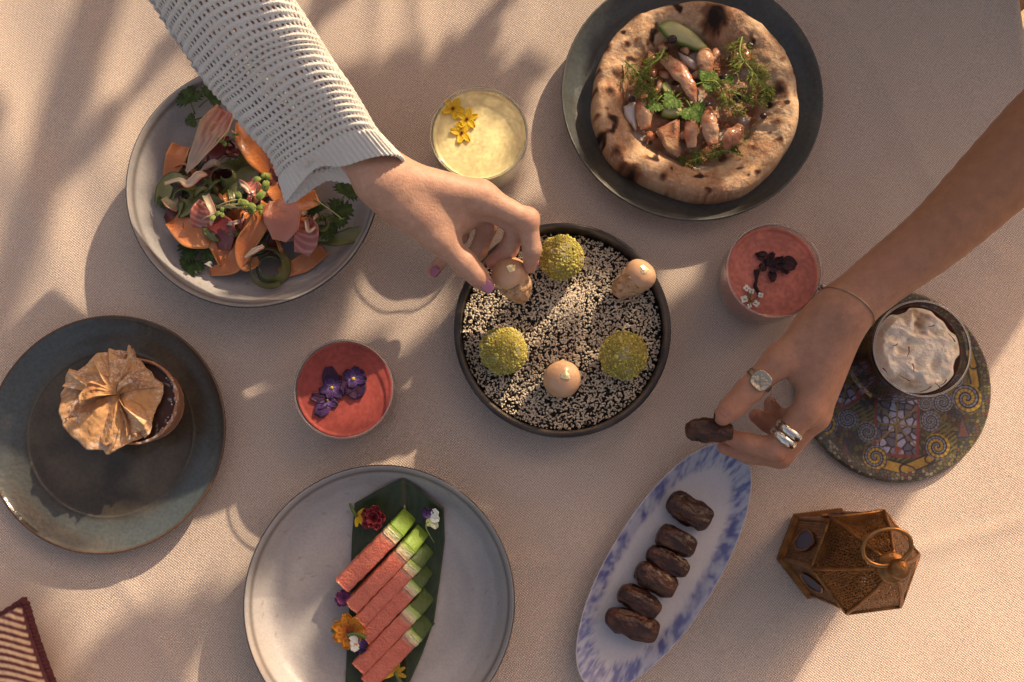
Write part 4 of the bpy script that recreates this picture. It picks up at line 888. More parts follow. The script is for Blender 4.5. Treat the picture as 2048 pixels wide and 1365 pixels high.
for k in range(44):
    a = r_.uniform(0, 6.28); d = 112*math.sqrt(r_.random()); x, y = 490+d*1.25*math.cos(a), 395+d*math.sin(a); t_ = r_.uniform(0, 6.28); L_ = r_.uniform(10, 26); zz = .028+.022*(1-d/125)+r_.uniform(0, .008)
    fn, nm, lb = SH[(0, 1, 0, 3, 2, 0, 1, 3)[k % 8]]; dx, dy = L_*math.cos(t_), L_*math.sin(t_); bx, by = -dy*r_.uniform(-.7, .7), dx*r_.uniform(-.7, .7)
    strip(nm, lb, 'vegetable', [(x-dx, y-dy, zz-.003), (x-dx*.3+bx, y-dy*.3+by, zz+.004), (x+dx*.4+bx*.6, y+dy*.4+by*.6, zz+.003), (x+dx, y+dy, zz-.002)], [4, r_.uniform(7, 15), r_.uniform(7, 15), 4], fn(k+1), [r_.uniform(-40, 40), r_.uniform(-70, 70), r_.uniform(-40, 40)], .2, .001, k, 'loose '+nm.replace('_', ' ')+'s', n=18, m=5)
strip('endive_leaf', 'large pale endive leaf with pink veined tip at the top of the salad', 'leaf', [(374, 346, .044), (398, 314, .052), (424, 272, .056), (452, 222, .05)], [8, 34, 44, 62, 40], c_endive(1), [25, 10, -15], .28, .001, 1)
strip('carrot_ribbon', 'orange carrot ribbon at the left edge of the salad under the endive', 'vegetable', [(362, 292, .030), (352, 318, .034), (338, 356, .028)], [40, 46, 30], c_carrot(2), [10, -10], .1, seed=2)
strip('carrot_ribbon', 'broad carrot ribbon leaning up against the knitted sleeve', 'vegetable', [(474, 246, .050), (502, 290, .056), (556, 350, .045)], [8, 46, 58, 40], c_carrot(3), [30, 10, -20], .15, seed=3)
strip('carrot_ribbon', 'wide folded carrot ribbon at the left of the salad', 'vegetable', [(346, 440, .034), (384, 468, .040), (432, 476, .036), (450, 530, .026)], [38, 62, 54, 26], c_carrot(4), [15, -10, 25], .15, .001, 4)
strip('carrot_ribbon', 'long carrot ribbon running down the middle to the bowl bottom', 'vegetable', [(420, 546, .024), (468, 528, .032), (498, 480, .042), (530, 425, .048)], [14, 44, 46, 44], c_carrot(5), [0, 10, -15], .12, .001, 5)
strip('carrot_ribbon', 'curling carrot ribbon looped at the lower middle of the salad', 'vegetable', [(538, 410, .050), (515, 450, .052), (488, 490, .046), (492, 530, .036), (518, 520, .034)], [36, 40, 36, 30, 16], c_carrot(6), [20, 40, 20, -20], .1, seed=6)
strip('carrot_ribbon', 'thin carrot ribbon lying on the bowl at the lower right', 'vegetable', [(556, 548, .022), (606, 528, .024), (650, 500, .026)], [24, 40, 26], c_carrot(7), [5, -10], .05, seed=7)
strip('carrot_ribbon', 'carrot ribbon showing just below the sleeve hem', 'vegetable', [(540, 372, .046), (585, 412, .050), (636, 396, .048)], [30, 50, 36], c_carrot(8), [10, 30, 10], .1, seed=8)
strip('beet_ribbon', 'dark red beet slice in the middle of the salad', 'vegetable', [(418, 440, .040), (446, 462, .044), (452, 500, .036)], [40, 58, 30], c_beet(1), [10, -25], .1, seed=9)
strip('beet_ribbon', 'dark red beet slice beside the endive leaf', 'vegetable', [(404, 316, .038), (430, 300, .04), (446, 268, .040)], [30, 44, 30], c_beet(2), [10, -25], .1, seed=10)
strip('beet_ribbon', 'dark red beet slice by the sleeve corner', 'vegetable', [(540, 360, .044), (556, 384, .046), (556, 420, .042)], [30, 36, 30], c_beet(3), [0, -15], .1, seed=10)
strip('radish_slice', 'round salmon pink radish slice below the sleeve hem', 'vegetable', [(560, 402, .052), (566, 436, .058), (560, 482, .050)], [44, 76, 74, 30], lambda S, T, V: mixc((.48, .15, .09), (.54, .22, .14), noise(V, 80, 3, 2)), [10, 0, -10], .12, seed=11)
strip('radish_slice', 'pink striped radish slice at the right of the salad', 'vegetable', [(612, 440, .048), (616, 470, .050), (604, 508, .042)], [26, 50, 52, 30], c_chi(12), [-20, 10], .18, seed=12)
strip('radish_slice', 'red and white striped radish slice left of the centre', 'vegetable', [(412, 406, .046), (402, 428, .050), (398, 456, .042)], [30, 42, 30], c_chi(13), [10, 20], .2, seed=13)
strip('radish_slice', 'small striped radish slice among the centre microgreens', 'vegetable', [(494, 366, .046), (508, 380, .05), (520, 394, .046)], [30, 34, 26], c_chi(15), [10, 20], .2, seed=15)
strip('radish_slice', 'pale translucent radish slice at the far left of the salad', 'vegetable', [(330, 396, .036), (344, 407, .040), (358, 418, .036)], [18, 32, 18], lambda S, T, V: mixc((.36, .28, .15), (.46, .20, .13), sst(.7, 1, np.abs(T))), [20, 20], .15, seed=14)
strip('endive_curl', 'twisted pink and cream endive curl on the left of the salad', 'leaf', [(330, 368, .046), (358, 362, .052), (376, 370, .054), (396, 352, .056), (414, 350, .05)], [6, 12, 15, 17, 8], c_pale(2), [0, 40, -30, 20], .3, seed=15)
strip('endive_curl', 'slim cream endive curl left of the salad centre', 'leaf', [(412, 392, .054), (420, 412, .058), (426, 430, .056), (422, 452, .05)], [14, 15, 12, 4], c_pale(5), [10, 30, 0], .3, seed=16)
strip('endive_curl', 'small cream and orange sliver beside the cucumber coil', 'leaf', [(490, 516, .046), (508, 504, .05), (527, 493, .048)], [5, 13, 8], c_pale(2), [20, 0], .3, seed=17)
strip('endive_curl', 'upright cream sliver at the right of the radish slice', 'leaf', [(634, 452, .054), (618, 462, .056), (612, 440, .054)], [4, 8, 8], c_pale(2), [20, 0], .3, seed=18)
def coil(label, cx, cy, z0_, r0, turns, width, seed, drift=(0, 0), lean=78, squash=1.0, endr=.5):
    n_ = int(16*turns)+6; pts = []
    for k in range(n_):
        t_ = k/(n_-1); a = 2*math.pi*turns*t_+seed; r = r0*(1-(1-endr)*t_); pts.append((cx+r*math.cos(a)+drift[0]*t_, cy+r*squash*math.sin(a)+drift[1]*t_, z0_))
    strip('cucumber_ribbon', label, 'vegetable', pts, [width*.5, width, width, width*.6], c_cuke(seed), lean, .05, .0006, seed, 'coiled cucumber ribbons', n=26*max(1, int(turns+.5))+20)
coil('coiled cucumber ribbon standing at the bottom of the salad', 536, 531, .034, 42, 1.7, 32, 1, (8, 4), 66)
coil('loosely curled cucumber ribbon in the middle of the salad', 452, 358, .046, 36, 1.1, 44, 2, (4, -6), 58, .8)
coil('curled cucumber ribbon left of the salad centre', 372, 396, .042, 26, 1.0, 36, 3, (6, 0), 50, .9)
coil('cucumber ribbon curled beside the endive leaf', 468, 304, .044, 26, .9, 34, 4, (4, 14), 60)
coil('cucumber ribbon curled at the right under the herbs', 640, 452, .040, 24, 1.0, 36, 5, (8, 0), 52)
strip('cucumber_ribbon', 'flat cucumber ribbon folded at the far left of the salad', 'vegetable', [(318, 410, .030), (330, 384, .036), (346, 360, .040), (372, 366, .044)], [22, 46, 40, 18], c_cuke(6), [0, 20, 40], .1, .001, 6)
strip('cucumber_ribbon', 'green edged cucumber slice at the right wall of the bowl', 'vegetable', [(636, 484, .032), (672, 480, .036), (706, 470, .036), (722, 458, .038)], [10, 28, 34, 12], c_cuke(7), [0, -10], .1, seed=7)
strip('cucumber_ribbon', 'cucumber ribbon lying between the radish and endive curl', 'vegetable', [(440, 392, .042), (470, 378, .046), (500, 350, .046), (520, 330, .044)], [20, 44, 44, 20], c_cuke(8), [30, -10, 20], .12, seed=8)
strip('cucumber_ribbon', 'dark cucumber ribbon behind the microgreens', 'vegetable', [(360, 430, .038), (400, 404, .044), (450, 410, .044)], [20, 40, 26], c_cuke(9), [10, -20], .1, seed=9)
for x, y, r, a, z0_, lb, cl in ((382, 205, 34, 110, .046, 'dark parsley leaf at the upper left of the salad', 0), (418, 198, 34, 40, .047, 'dark parsley leaf beside the sleeve above the endive', 0), (390, 240, 20, 200, .044, 'small parsley leaf left of the endive tip', 0), (392, 500, 36, 160, .030, 'parsley leaf lying on the bowl at the lower left', 0), (388, 522, 34, 250, .027, 'lowest parsley leaf on the bowl at the lower left', 0), (410, 505, 22, 330, .032, 'small parsley leaf beside the wide carrot ribbon', 0), (690, 390, 34, 60, .048, 'parsley leaf at the right below the wrist', 0), (668, 430, 40, 20, .044, 'broad parsley leaf at the right of the salad', 0), (652, 452, 30, 280, .042, 'parsley leaf above the right cucumber slice', 0), (636, 424, 26, 120, .046, 'parsley leaf right of the salmon pink radish', 0), (300+36, 404, 22, 170, .032, 'parsley leaf at the far left of the salad', 0)):
    parsley('parsley_leaf', lb, P(x, y, z0_), r*.00047, a, int(x+y), 'parsley in the salad', ((.022, .04, .010), (.05, .085, .018)))
def micro(label, root, heads, seed):
    th = thing('microgreen_sprig', label, 'herb', P(*root), 'microgreens in the salad')
    for k, (x, y, zz, r) in enumerate(heads):
        e = P(x, y, zz); V, F = tube([P(*root), (P(*root)+e)/2+Vector((0, 0, .004)), e], [.0008, .0005], 6, 10); mesh('stem', V, F, HERB, th, (.42, .38, .18))
        for j in (0, 1):
            a = math.radians(seed*40+k*50+j*150); c_ = np.array(e); n_ = 12; R_2 = r*.0004
            V = [c_+np.array((math.cos(a), math.sin(a), .2))*R_2*.8]
            for m_ in range(n_):
                t_ = 2*math.pi*m_/n_; rr_ = R_2*(1-.35*math.exp(-((math.cos(t_-a)-1)/.1)**2)); lx, ly = 1.35*rr_*math.cos(t_-a), .8*rr_*math.sin(t_-a); V.append(c_+np.array((math.cos(a), math.sin(a), .1))*R_2*1.2+np.array((lx*math.cos(a)-ly*math.sin(a), lx*math.sin(a)+ly*math.cos(a), .0016*abs(math.sin(t_-a))+.001*math.cos(t_-a))))
            solid(mesh('leaflet', V, [(0, 1+m_, 1+(m_+1) % n_) for m_ in range(n_)], HERB, th, mixc((.13, .18, .035), (.27, .32, .08), noise(np.array(V), 300, seed))), .0004)
micro('pair of bright round microgreen leaves by the sleeve corner', (512, 392, .05), ((522, 358, .062, 8), (536, 362, .062, 8)), 1)
micro('large bright microgreen leaf beside the sleeve corner', (520, 400, .052), ((530, 384, .062, 12),), 2)
micro('microgreen sprig lying across the middle of the salad', (430, 416, .054), ((482, 398, .062, 8), (498, 408, .064, 10), (512, 418, .062, 8), (522, 420, .06, 6), (490, 414, .06, 7)), 3)
micro('microgreen sprig beside the endive tip', (462, 262, .056), ((446, 284, .06, 7), (472, 270, .062, 4)), 4)
micro('thin pale sprout arching out below the sleeve hem', (628, 398, .05), ((684, 438, .05, 3),), 5)
micro('small microgreen at the left of the salad centre', (404, 440, .05), ((430, 432, .06, 7), (444, 426, .06, 6)), 6)

# ================================================================== watermelon, banana leaf and blossoms
zl = .0125
outline = [(812, 957), (850, 984), (889, 1016), (890, 1080), (880, 1160), (868, 1243), (846, 1305), (817, 1370), (790, 1430), (740, 1440), (698, 1400), (693, 1360), (694, 1290), (698, 1220), (702, 1143), (705, 1070), (712, 1007), (760, 980)]
ol = np.array([P(x, y, zl) for x, y in outline]); ce = np.array(P(792, 1190, zl)); ol2 = []
for i in range(len(ol)):
    for t_ in np.linspace(0, 1, 8, endpoint=False): ol2.append(ol[i]*(1-t_)+ol[(i+1) % len(ol)]*t_)
ol2 = np.array(ol2); ks = np.linspace(1, 0, 26); V = np.vstack([ce+(ol2-ce)*k for k in ks])
d = np.hypot(V[:, 0]-BW[0], V[:, 1]-BW[1])/R2; V[:, 2] = zl+.0008+np.interp(d, [0, .5, .7, .84, .93, 1], [0, .001, .006, .0135, .025, .034])+.0012*(noise(V, 40, 3)-.5)
rib = P(800, 1365, zl)-P(812, 957, zl); rn = Vector((rib.y, -rib.x, 0)).normalized(); s = (V[:, 0]-P(812, 957, zl).x)*rn.x+(V[:, 1]-P(812, 957, zl).y)*rn.y
V[:, 2] -= .0022*np.exp(-(s/.0025)**2); al = (V[:, 0]*rib.x+V[:, 1]*rib.y)/rib.length
cc = mixc((.018, .030, .012), (.035, .052, .02), sst(-.4, .6, np.sin((al+np.abs(s)*.5)*1900))*.6+.4*noise(V, 60, 6)); cc = mixc(cc, (.10, .075, .03), .8*np.exp(-(s/.0016)**2))
solid(single('banana_leaf', 'dark green trimmed banana leaf lining the watermelon bowl', 'leaf', V, [(a, b, c_, d_) for a, b, c_, d_ in grid_faces(26, len(ol2), False, True)], M('banana_leaf', None, rough=.38, spec=.5, bump=((300, .0003),)), cc), .0006)
def melon(label, a, b, wpx, seed, lit):
    A_ = np.array(P(*a)); B_ = np.array(P(*b)); ax_ = B_-A_; L_ = np.linalg.norm(ax_); ax_ /= L_; sd_ = np.cross(ax_, (0, 0, 1.)); sd_ /= np.linalg.norm(sd_); up = np.cross(sd_, ax_); rl = math.radians(-7+3*math.sin(seed)); sd_, up = sd_*math.cos(rl)+up*math.sin(rl), up*math.cos(rl)-sd_*math.sin(rl)
    w_ = wpx*.000512; h = .0185; th = thing('watermelon_stick', label, 'watermelon', base_of(np.array([A_, B_])-[0, 0, h]), 'watermelon sticks')
    def section(s0, s1, nS, colr, mat, name, endslope=0.0, jit=.0009):
        us_ = np.linspace(s0, s1, nS); crs_ = [(-.5, -1), (-.5, -.14), (-.47, -.05), (-.41, -.008), (-.2, .010), (0, .014), (.2, .010), (.41, -.008), (.47, -.05), (.5, -.14), (.5, -1)]
        V = []; S = []
        for u in us_:
            for y, zz in crs_:
                # the skin end falls away to the leaf in a rounded curve
                drop = endslope*max(0, u-.80)**1.35*(1 if True else 0)
                V.append(A_+ax_*(u*L_)+sd_*y*w_+up*(zz*h-drop*h*(1 if zz > -.5 else .0))); S.append(u)
        V = np.array(V); V += (np.stack([noise(V, 260, seed+i, 2) for i in range(3)], -1)-.5)*2*jit
        F = [(a_, b_, c_, d_) for a_, b_, c_, d_ in grid_faces(nS, 11)]; n11 = len(V)
        F += [tuple(range(11))[::-1], tuple(range(n11-11, n11))]
        return mesh(name, V, F, mat, th, colr(np.array(S), V))
    FL = M('melon_flesh', None, rough=.3, sss=.3, sssr=(.004,), bump=((420, .0014), (150, .0012)), coat=.35)
    section(0, .69, 26, lambda S, V: mixc(mixc((.50, .115, .072), (.60, .185, .115), noise(V, 170, seed, 2)), (.56, .30, .19), sst(.63, .695, S+.02*(noise(V, 200, seed)-.5))), FL, 'flesh')
    section(.69, .755, 7, lambda S, V: mixc((.60, .36, .22), (.62, .58, .32), sst(.695, .73, S+.02*(noise(V, 150, seed)-.5))), FL, 'white_rind')
    gl = lit  # share of sunlit green put into the skin colour
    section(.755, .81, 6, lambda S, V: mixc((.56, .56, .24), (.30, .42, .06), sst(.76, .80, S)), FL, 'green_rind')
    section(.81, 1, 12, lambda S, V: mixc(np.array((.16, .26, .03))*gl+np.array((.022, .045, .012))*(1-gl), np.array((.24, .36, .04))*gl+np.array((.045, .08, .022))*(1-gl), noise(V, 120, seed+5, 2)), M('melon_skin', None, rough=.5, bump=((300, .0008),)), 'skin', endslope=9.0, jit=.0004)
zz = .036
for lb, a, b, w_, lit in (('topmost watermelon stick, its rind tinted sunlit green', (684, 1174), (821, 1034), 33, 1), ('second watermelon stick from the top, rind tinted sunlit green', (703, 1218), (848, 1066), 30, .9), ('third watermelon stick from the top with dark rind', (720, 1246), (858, 1100), 28, .12), ('fourth watermelon stick from the top with dark rind', (728, 1280), (858, 1143), 29, .05), ('fifth watermelon stick from the top, its foot by the orange flower', (716, 1340), (858, 1193), 31, .1), ('lowest watermelon stick at the bottom edge of the picture', (734, 1370), (857, 1244), 32, .05)):
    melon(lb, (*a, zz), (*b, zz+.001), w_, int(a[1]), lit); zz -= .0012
zf = .024
flower('marigold_bud', 'small yellow flower lying on its side at the top left of the banana leaf', P(714, 1032, zf), [(a, 22*mm, 9*mm, f_yel, dict(tilt=.4, lift=.2)) for a in (-20, 10, 40, -50, -85)], None, stem=([P(712, 1032, zf), P(706, 1022, zf+.003), P(700, 1008, zf)], [.002, .0012]))
rp_ = []
for k in range(16):
    lay = k//5; rp_.append((k*75+lay*20, (26-6*lay)*mm, (26-5*lay)*mm, f_red, dict(tilt=.25+.45*lay, cup=.30, lift=.1)))
flower('rosebud', 'dark red rosebud on the banana leaf above the watermelon', P(747, 1036, zf+.002), rp_, None)
flower('viola', 'purple and white viola at the top right of the banana leaf', P(860, 1036, zf+.004), [(125, 24*mm, 22*mm, f_vio, dict(tilt=.3)), (90, 18*mm, 18*mm, f_vio, dict(tilt=.4)), (45, 22*mm, 22*mm, f_wht, dict(tilt=.4)), (-10, 20*mm, 18*mm, f_wht, dict(tilt=.2)), (-55, 26*mm, 18*mm, lambda u, w_, n: mixc((.36, .40, .16), (.62, .62, .46), u), dict(tilt=.1)), (-100, 18*mm, 14*mm, lambda u, w_, n: mixc((.30, .36, .12), (.5, .52, .3), u), dict(tilt=.1))], None, stem=([P(858, 1040, zf+.003), P(852, 1056, zf+.006), P(868, 1086, zf)], [.0009, .0005]))
flower('purple_blossom', 'small crinkled purple blossom at the foot of the topmost watermelon stick', P(688, 1197, zf), [(k*47, (18-3*(k//6))*mm, 15*mm, f_pur, dict(tilt=.3+.35*(k//6), cup=.3)) for k in range(16)], None)
flower('orange_flower', 'frilled orange flower at the left of the watermelon sticks', P(700, 1262, zf+.005), [(k*52, (36-6*(k//7))*mm, 28*mm, f_org, dict(tilt=.1+.25*(k//7), cup=.22)) for k in range(14)], (.003, (.16, .04, .012)), stem=([P(690, 1262, zf), P(676, 1262, zf), P(664, 1258, zf)], [.0016, .0045, .003]))
flower('viola', 'white and purple viola hanging over the orange flower', P(716, 1282, zf+.010), [(200, 16*mm, 14*mm, f_wht, dict(tilt=.3)), (245, 22*mm, 20*mm, f_wht, dict(tilt=.2)), (300, 26*mm, 26*mm, f_vio, dict(tilt=.1)), (330, 22*mm, 20*mm, f_vio, dict(tilt=.25)), (275, 24*mm, 24*mm, f_vio, dict(tilt=.05)), (150, 18*mm, 13*mm, f_wht, dict(tilt=.4))], None, stem=([P(694, 1272, zf+.012), P(712, 1268, zf+.013), P(732, 1276, zf+.012)], [.0020, .0014, .0022]))
flower('yellow_blossom', 'yellow orange blossom with green stem at the bottom of the leaf', P(790, 1346, zf), [(a, 24*mm, 9*mm, lambda u, w_, n: mixc((.40, .22, .02), (.55, .33, .03), u), dict(tilt=.35)) for a in (30, 70, 110, 160, 200, 345)], None, stem=([P(790, 1346, zf), P(796, 1356, zf), P(804, 1372, zf)], [.0018, .0022]))

# ================================================================== pastry tart
zb = .0095; cT = P(268, 803, .045); RT = RR(268, 803, .045, 88); bT = (cT.x, cT.y, zb)
th = thing('chocolate_tart', 'round chocolate tart shell on the dark plate half hidden by pastry', 'tart', bT)
V, F, _ = lathe([(0, 0), (RT*.80, 0), (RT*.86, .003), (RT*.93, .017), (RT*.975, .030), (RT*.985, .0345), (RT*.96, .0355), (RT*.925, .0345), (RT*.90, .029)], 110, bT, 50); V[:, :2] += ((noise(V, 180, 3, 2)-.5)*.0016)[:, None]; V[:, 2] += (noise(V, 150, 4)-.5)*.001*(V[:, 2] > .03)
q = V-np.array(bT); a_ = np.arctan2(q[:, 1], q[:, 0]); cc = mixc((.32, .13, .062), (.45, .21, .11), noise(V, 130, 4, 2)); sug = sst(.62, .70, noise(V, 700, 6))*sst(.3, .8, np.cos(a_+.5))*(q[:, 2] > .031); cc = mixc(cc, (.72, .66, .60), .9*sug)
mesh('shell', V, F, M('cocoa_pastry', None, rough=.7, bump=((500, .0008),)), th, cc)
V, F, _ = lathe([(0, .0285), (RT*.5, .0288), (RT*.88, .0290), (RT*.915, .0298)], 90, bT, 30); q = V-np.array(bT); a_ = np.arctan2(q[:, 1], q[:, 0])
cc = mixc((.045, .016, .010), (.065, .024, .014), noise(V, 90, 8, 2)); cc = mixc(cc, (.70, .64, .58), sst(.70, .76, noise(V, 800, 9))*sst(.4, .9, np.cos(a_+.3))*sst(.6, .95, np.hypot(q[:, 0], q[:, 1])/RT))
mesh('filling', V, [f[::-1] for f in F], M('ganache', None, rough=.4, bump=((300, .0004),)), th, cc)
for k in range(26):
    a0 = rng.uniform(-.85, .75); r0 = RT*rng.uniform(.80, .99); s_ = rng.uniform(.0004, .0009); c_ = np.array((bT[0]+r0*math.cos(a0), bT[1]+r0*math.sin(a0), zb+(.0355 if r0 > RT*.92 else .0295)))
    mesh('sugar_grain', *(lambda v, f: (v*s_+c_, f))(*ico(1)), M('sugar', (.78, .73, .68), rough=.7), th)
oz = [(690, 260), (700, 310), (800, 400), (850, 440), (830, 560), (805, 600), (795, 700), (700, 740), (640, 770), (575, 805), (490, 765), (380, 690), (310, 590), (305, 480), (335, 430), (440, 350), (480, 310), (600, 275)]
opx = np.array([(x/2.625, 600+y/2.625) for x, y in oz]); cpx = np.array((236., 790.))
ang = np.arctan2(-(opx[:, 1]-cpx[1]), opx[:, 0]-cpx[0]); rad_ = np.hypot(*(opx-cpx).T); od = np.argsort(ang); ang, rad_ = ang[od], rad_[od]
ang3 = np.r_[ang-2*math.pi, ang, ang+2*math.pi]; rad3 = np.r_[rad_, rad_, rad_]
ft = thing('filo_pastry', 'crisp folded golden filo pastry sheet dusted with sugar on the tart', 'pastry', P(236, 790, .045))
zF = .049
def filo(scale, seed, zoff, rot, a_lo=0., a_hi=2*math.pi, nm='filo_sheet'):
    na_, nr_ = 230, 38; t_ = np.linspace(a_lo, a_hi, na_, endpoint=(a_hi-a_lo < 6.28)); rr_ = np.linspace(.0, 1, nr_); A_, T_ = np.meshgrid(rr_, t_, indexing='ij')
    ro = np.interp(T_, ang3, rad3); ro = np.where(T_ > math.pi, np.interp(T_-2*math.pi, ang3, rad3), ro)
    c1 = np.stack([np.cos(T_), np.sin(T_), 0*T_], -1)
    r_f = np.random.default_rng(seed+100); fa = np.sort(r_f.uniform(0, 2*math.pi, 15)); fh_ = np.where(np.arange(15) % 2, 1., 0.)*r_f.uniform(.5, 1.2, 15)+r_f.uniform(0, .25, 15)
    crease = np.interp((T_+.25*(A_-.5)*np.sin(2*T_+seed)) % (2*math.pi), np.r_[fa-2*math.pi, fa, fa+2*math.pi], np.r_[fh_, fh_, fh_])
    fr = noise(c1*1.25+A_[..., None]*.25, 1, seed, 1); fr2 = noise(c1*2.6+A_[..., None]*.9, 1, seed+2, 1); pl = 1-np.abs(2*fr-1); pl2 = 1-np.abs(2*fr2-1)
    Rpx = ro*scale*(.97+.10*(crease-.5)+.05*(noise(c1*6, 1, seed+4)-.5)); x = cpx[0]+A_*Rpx*np.cos(T_+rot+.18*(1-A_)*np.sin(3*T_)); y = cpx[1]-A_*Rpx*np.sin(T_+rot+.18*(1-A_)*np.sin(3*T_))
    z0 = zF+zoff+.0115*crease*sst(.0, .45, A_)*(1-.25*A_)+.004*sst(.75, 1, pl2)*A_*sst(.1, .5, A_)+.004*A_*(noise(c1*1.2, 1, seed+6)-.3)-.006*A_**2-.004*np.exp(-(A_/.1)**2)
    S_ = (1-(zF)/.993)/FPX*1.0
    p0 = P(cpx[0], cpx[1], zF); k_ = RR(cpx[0], cpx[1], zF, 1)
    V = np.stack([p0.x+(x-cpx[0])*k_, p0.y-(y-cpx[1])*k_, z0+.0036*(noise(np.stack([x, y, 0*x], -1), .11, seed+8, 3)-.5)], -1).reshape(-1, 3)
    n1 = noise(V, 60, seed, 3); cc = mixc((.50, .235, .095), (.64, .38, .18), n1); cc = mixc(cc, (.28, .10, .04), .7*sst(.55, .75, noise(V, 45, seed+5, 2))); Aq = A_.ravel()
    cc = mixc(cc, (.66, .40, .17), .5*sst(.75, 1.1, crease.ravel()))
    sg = sst(.48, .72, noise(V, 900, seed+9, 2))*sst(.38, .66, noise(V, 55, seed+11, 2)+.25*(Aq-.4)); cc = mixc(cc, (.74, .62, .52), .8*sg)
    return solid(mesh(nm, V, grid_faces(nr_, na_, False, a_hi-a_lo >= 6.28), M('filo', None, rough=.85, spec=.15, sss=.05, sssr=(.002,), bump=((260, .0008),)), ft, cc), .0004)
filo(1.05, 3, 0, 0); filo(1.02, 9, .003, .0, .2, 3.0); filo(.80, 17, .007, -.08, .6, 2.2); filo(.9, 23, .003, .0, 3.6, 5.6); filo(.55, 31, .009, .1, 1.2, 3.4)
# ================================================================== people: implicit surfaces, one continuous skin each
def smin(a, b, k):
    h = np.maximum(k-np.abs(a-b), 0)/k; return np.minimum(a, b)-h*h*k*.25
class Field:
    def __init__(s, lo, hi, h):
        s.h = h; s.lo = np.array(lo); n = np.ceil((np.array(hi)-s.lo)/h).astype(int)+1
        s.ax = [s.lo[i]+h*np.arange(n[i]) for i in range(3)]; s.n = n
    def new(s): return np.full(s.n, .05, np.float32)
    def blk(s, lo, hi):
        return tuple(slice(max(0, int((lo[i]-s.lo[i])/s.h)), max(0, min(s.n[i], int((hi[i]-s.lo[i])/s.h)+2))) for i in range(3))
    def cone(s, D, a, b, r1, r2, k, squash=None):
        a = np.array(a, float); b = np.array(b, float); m = max(r1, r2)+.025
        B = s.blk(np.minimum(a, b)-m, np.maximum(a, b)+m)
        X = s.ax[0][B[0]][:, None, None]; Y = s.ax[1][B[1]][None, :, None]; Z = s.ax[2][B[2]][None, None, :]
        ab = b-a; t = np.clip(((X-a[0])*ab[0]+(Y-a[1])*ab[1]+(Z-a[2])*ab[2])/(ab@ab+1e-12), 0, 1)
        dx, dy, dz = X-a[0]-t*ab[0], Y-a[1]-t*ab[1], Z-a[2]-t*ab[2]
        if squash is not None:                     # squash = (unit dir, factor): thinner along that direction
            u, f = squash; pr = dx*u[0]+dy*u[1]+dz*u[2]; g = (1/f-1)*pr; dx, dy, dz = dx+u[0]*g, dy+u[1]*g, dz+u[2]*g
        d = np.sqrt(dx*dx+dy*dy+dz*dz)-(r1+(r2-r1)*t)
        D[B] = smin(D[B], d.astype(np.float32), k)
    def chain(s, D, pts, rad, k, squash=None):
        for i in range(len(pts)-1): s.cone(D, pts[i], pts[i+1], rad[i], rad[i+1], k, squash)
    def groove(s, D, c, axis, R, depth, wid):
        c = np.array(c, float); B = s.blk(c-R, c+R); X = s.ax[0][B[0]][:, None, None]-c[0]; Y = s.ax[1][B[1]][None, :, None]-c[1]; Z = s.ax[2][B[2]][None, None, :]-c[2]
        al = X*axis[0]+Y*axis[1]+Z*axis[2]; rr_ = np.sqrt(X*X+Y*Y+Z*Z)
        D[B] += (depth*np.exp(-(al/wid)**2)*np.clip(1-rr_/R, 0, 1)).astype(np.float32)
    def surface(s, D):
        h = s.h; I = D < 0; c = None
        nx_, ny_, nz_ = D.shape
        cnt = np.zeros((nx_-1, ny_-1, nz_-1), np.int8)
        for dx in (0, 1):
            for dy in (0, 1):
                for dz in (0, 1): cnt += I[dx:nx_-1+dx, dy:ny_-1+dy, dz:nz_-1+dz]
        act = (cnt > 0) & (cnt < 8); idx = np.argwhere(act); vid = np.full(act.shape, -1, np.int64); vid[act] = np.arange(len(idx))
        cor = {}
        for dx in (0, 1):
            for dy in (0, 1):
                for dz in (0, 1): cor[dx, dy, dz] = D[idx[:, 0]+dx, idx[:, 1]+dy, idx[:, 2]+dz].astype(float)
        acc = np.zeros((len(idx), 3)); w_ = np.zeros(len(idx))
        for a in range(3):
            for p in (0, 1):
                for q in (0, 1):
                    c0 = [0, 0, 0]; o = [i for i in range(3) if i != a]; c0[o[0]] = p; c0[o[1]] = q; c1 = list(c0); c1[a] = 1
                    v0, v1 = cor[tuple(c0)], cor[tuple(c1)]; x = (v0 < 0) != (v1 < 0); t = np.where(x, v0/np.where(x, v0-v1, 1), 0)
                    pos = np.tile(np.array(c0, float), (len(idx), 1)); pos[:, a] = t; acc += pos*x[:, None]; w_ += x
        V = s.lo+(idx+acc/w_[:, None])*h; F = []
        for a in range(3):
            b, c = (a+1) % 3, (a+2) % 3
            sl0 = [slice(1, -1)]*3; sl0[a] = slice(0, -1); sl1 = [slice(1, -1)]*3; sl1[a] = slice(1, None)
            ch = I[tuple(sl0)] != I[tuple(sl1)]; e = np.argwhere(ch); off = np.ones(3, int); off[a] = 0; e = e+off
            ins = I[e[:, 0], e[:, 1], e[:, 2]]; qd = []
            for db, dc in ((-1, -1), (0, -1), (0, 0), (-1, 0)):
                g = e.copy(); g[:, b] += db; g[:, c] += dc; qd.append(vid[g[:, 0], g[:, 1], g[:, 2]])
            qd = np.stack(qd, 1); qd[~ins] = qd[~ins][:, ::-1]; F.append(qd)
        F = np.vstack(F); F = F[(F >= 0).all(1)]
        # light smoothing removes the grid
        for it in range(3):
            sm_ = np.zeros_like(V); dg = np.zeros(len(V))
            for i in range(4):
                for j in ((i+1) % 4, (i-1) % 4): np.add.at(sm_, F[:, i], V[F[:, j]]); np.add.at(dg, F[:, i], 1)
            V = V*.45+.55*sm_/np.maximum(dg, 1)[:, None]
        return V, F
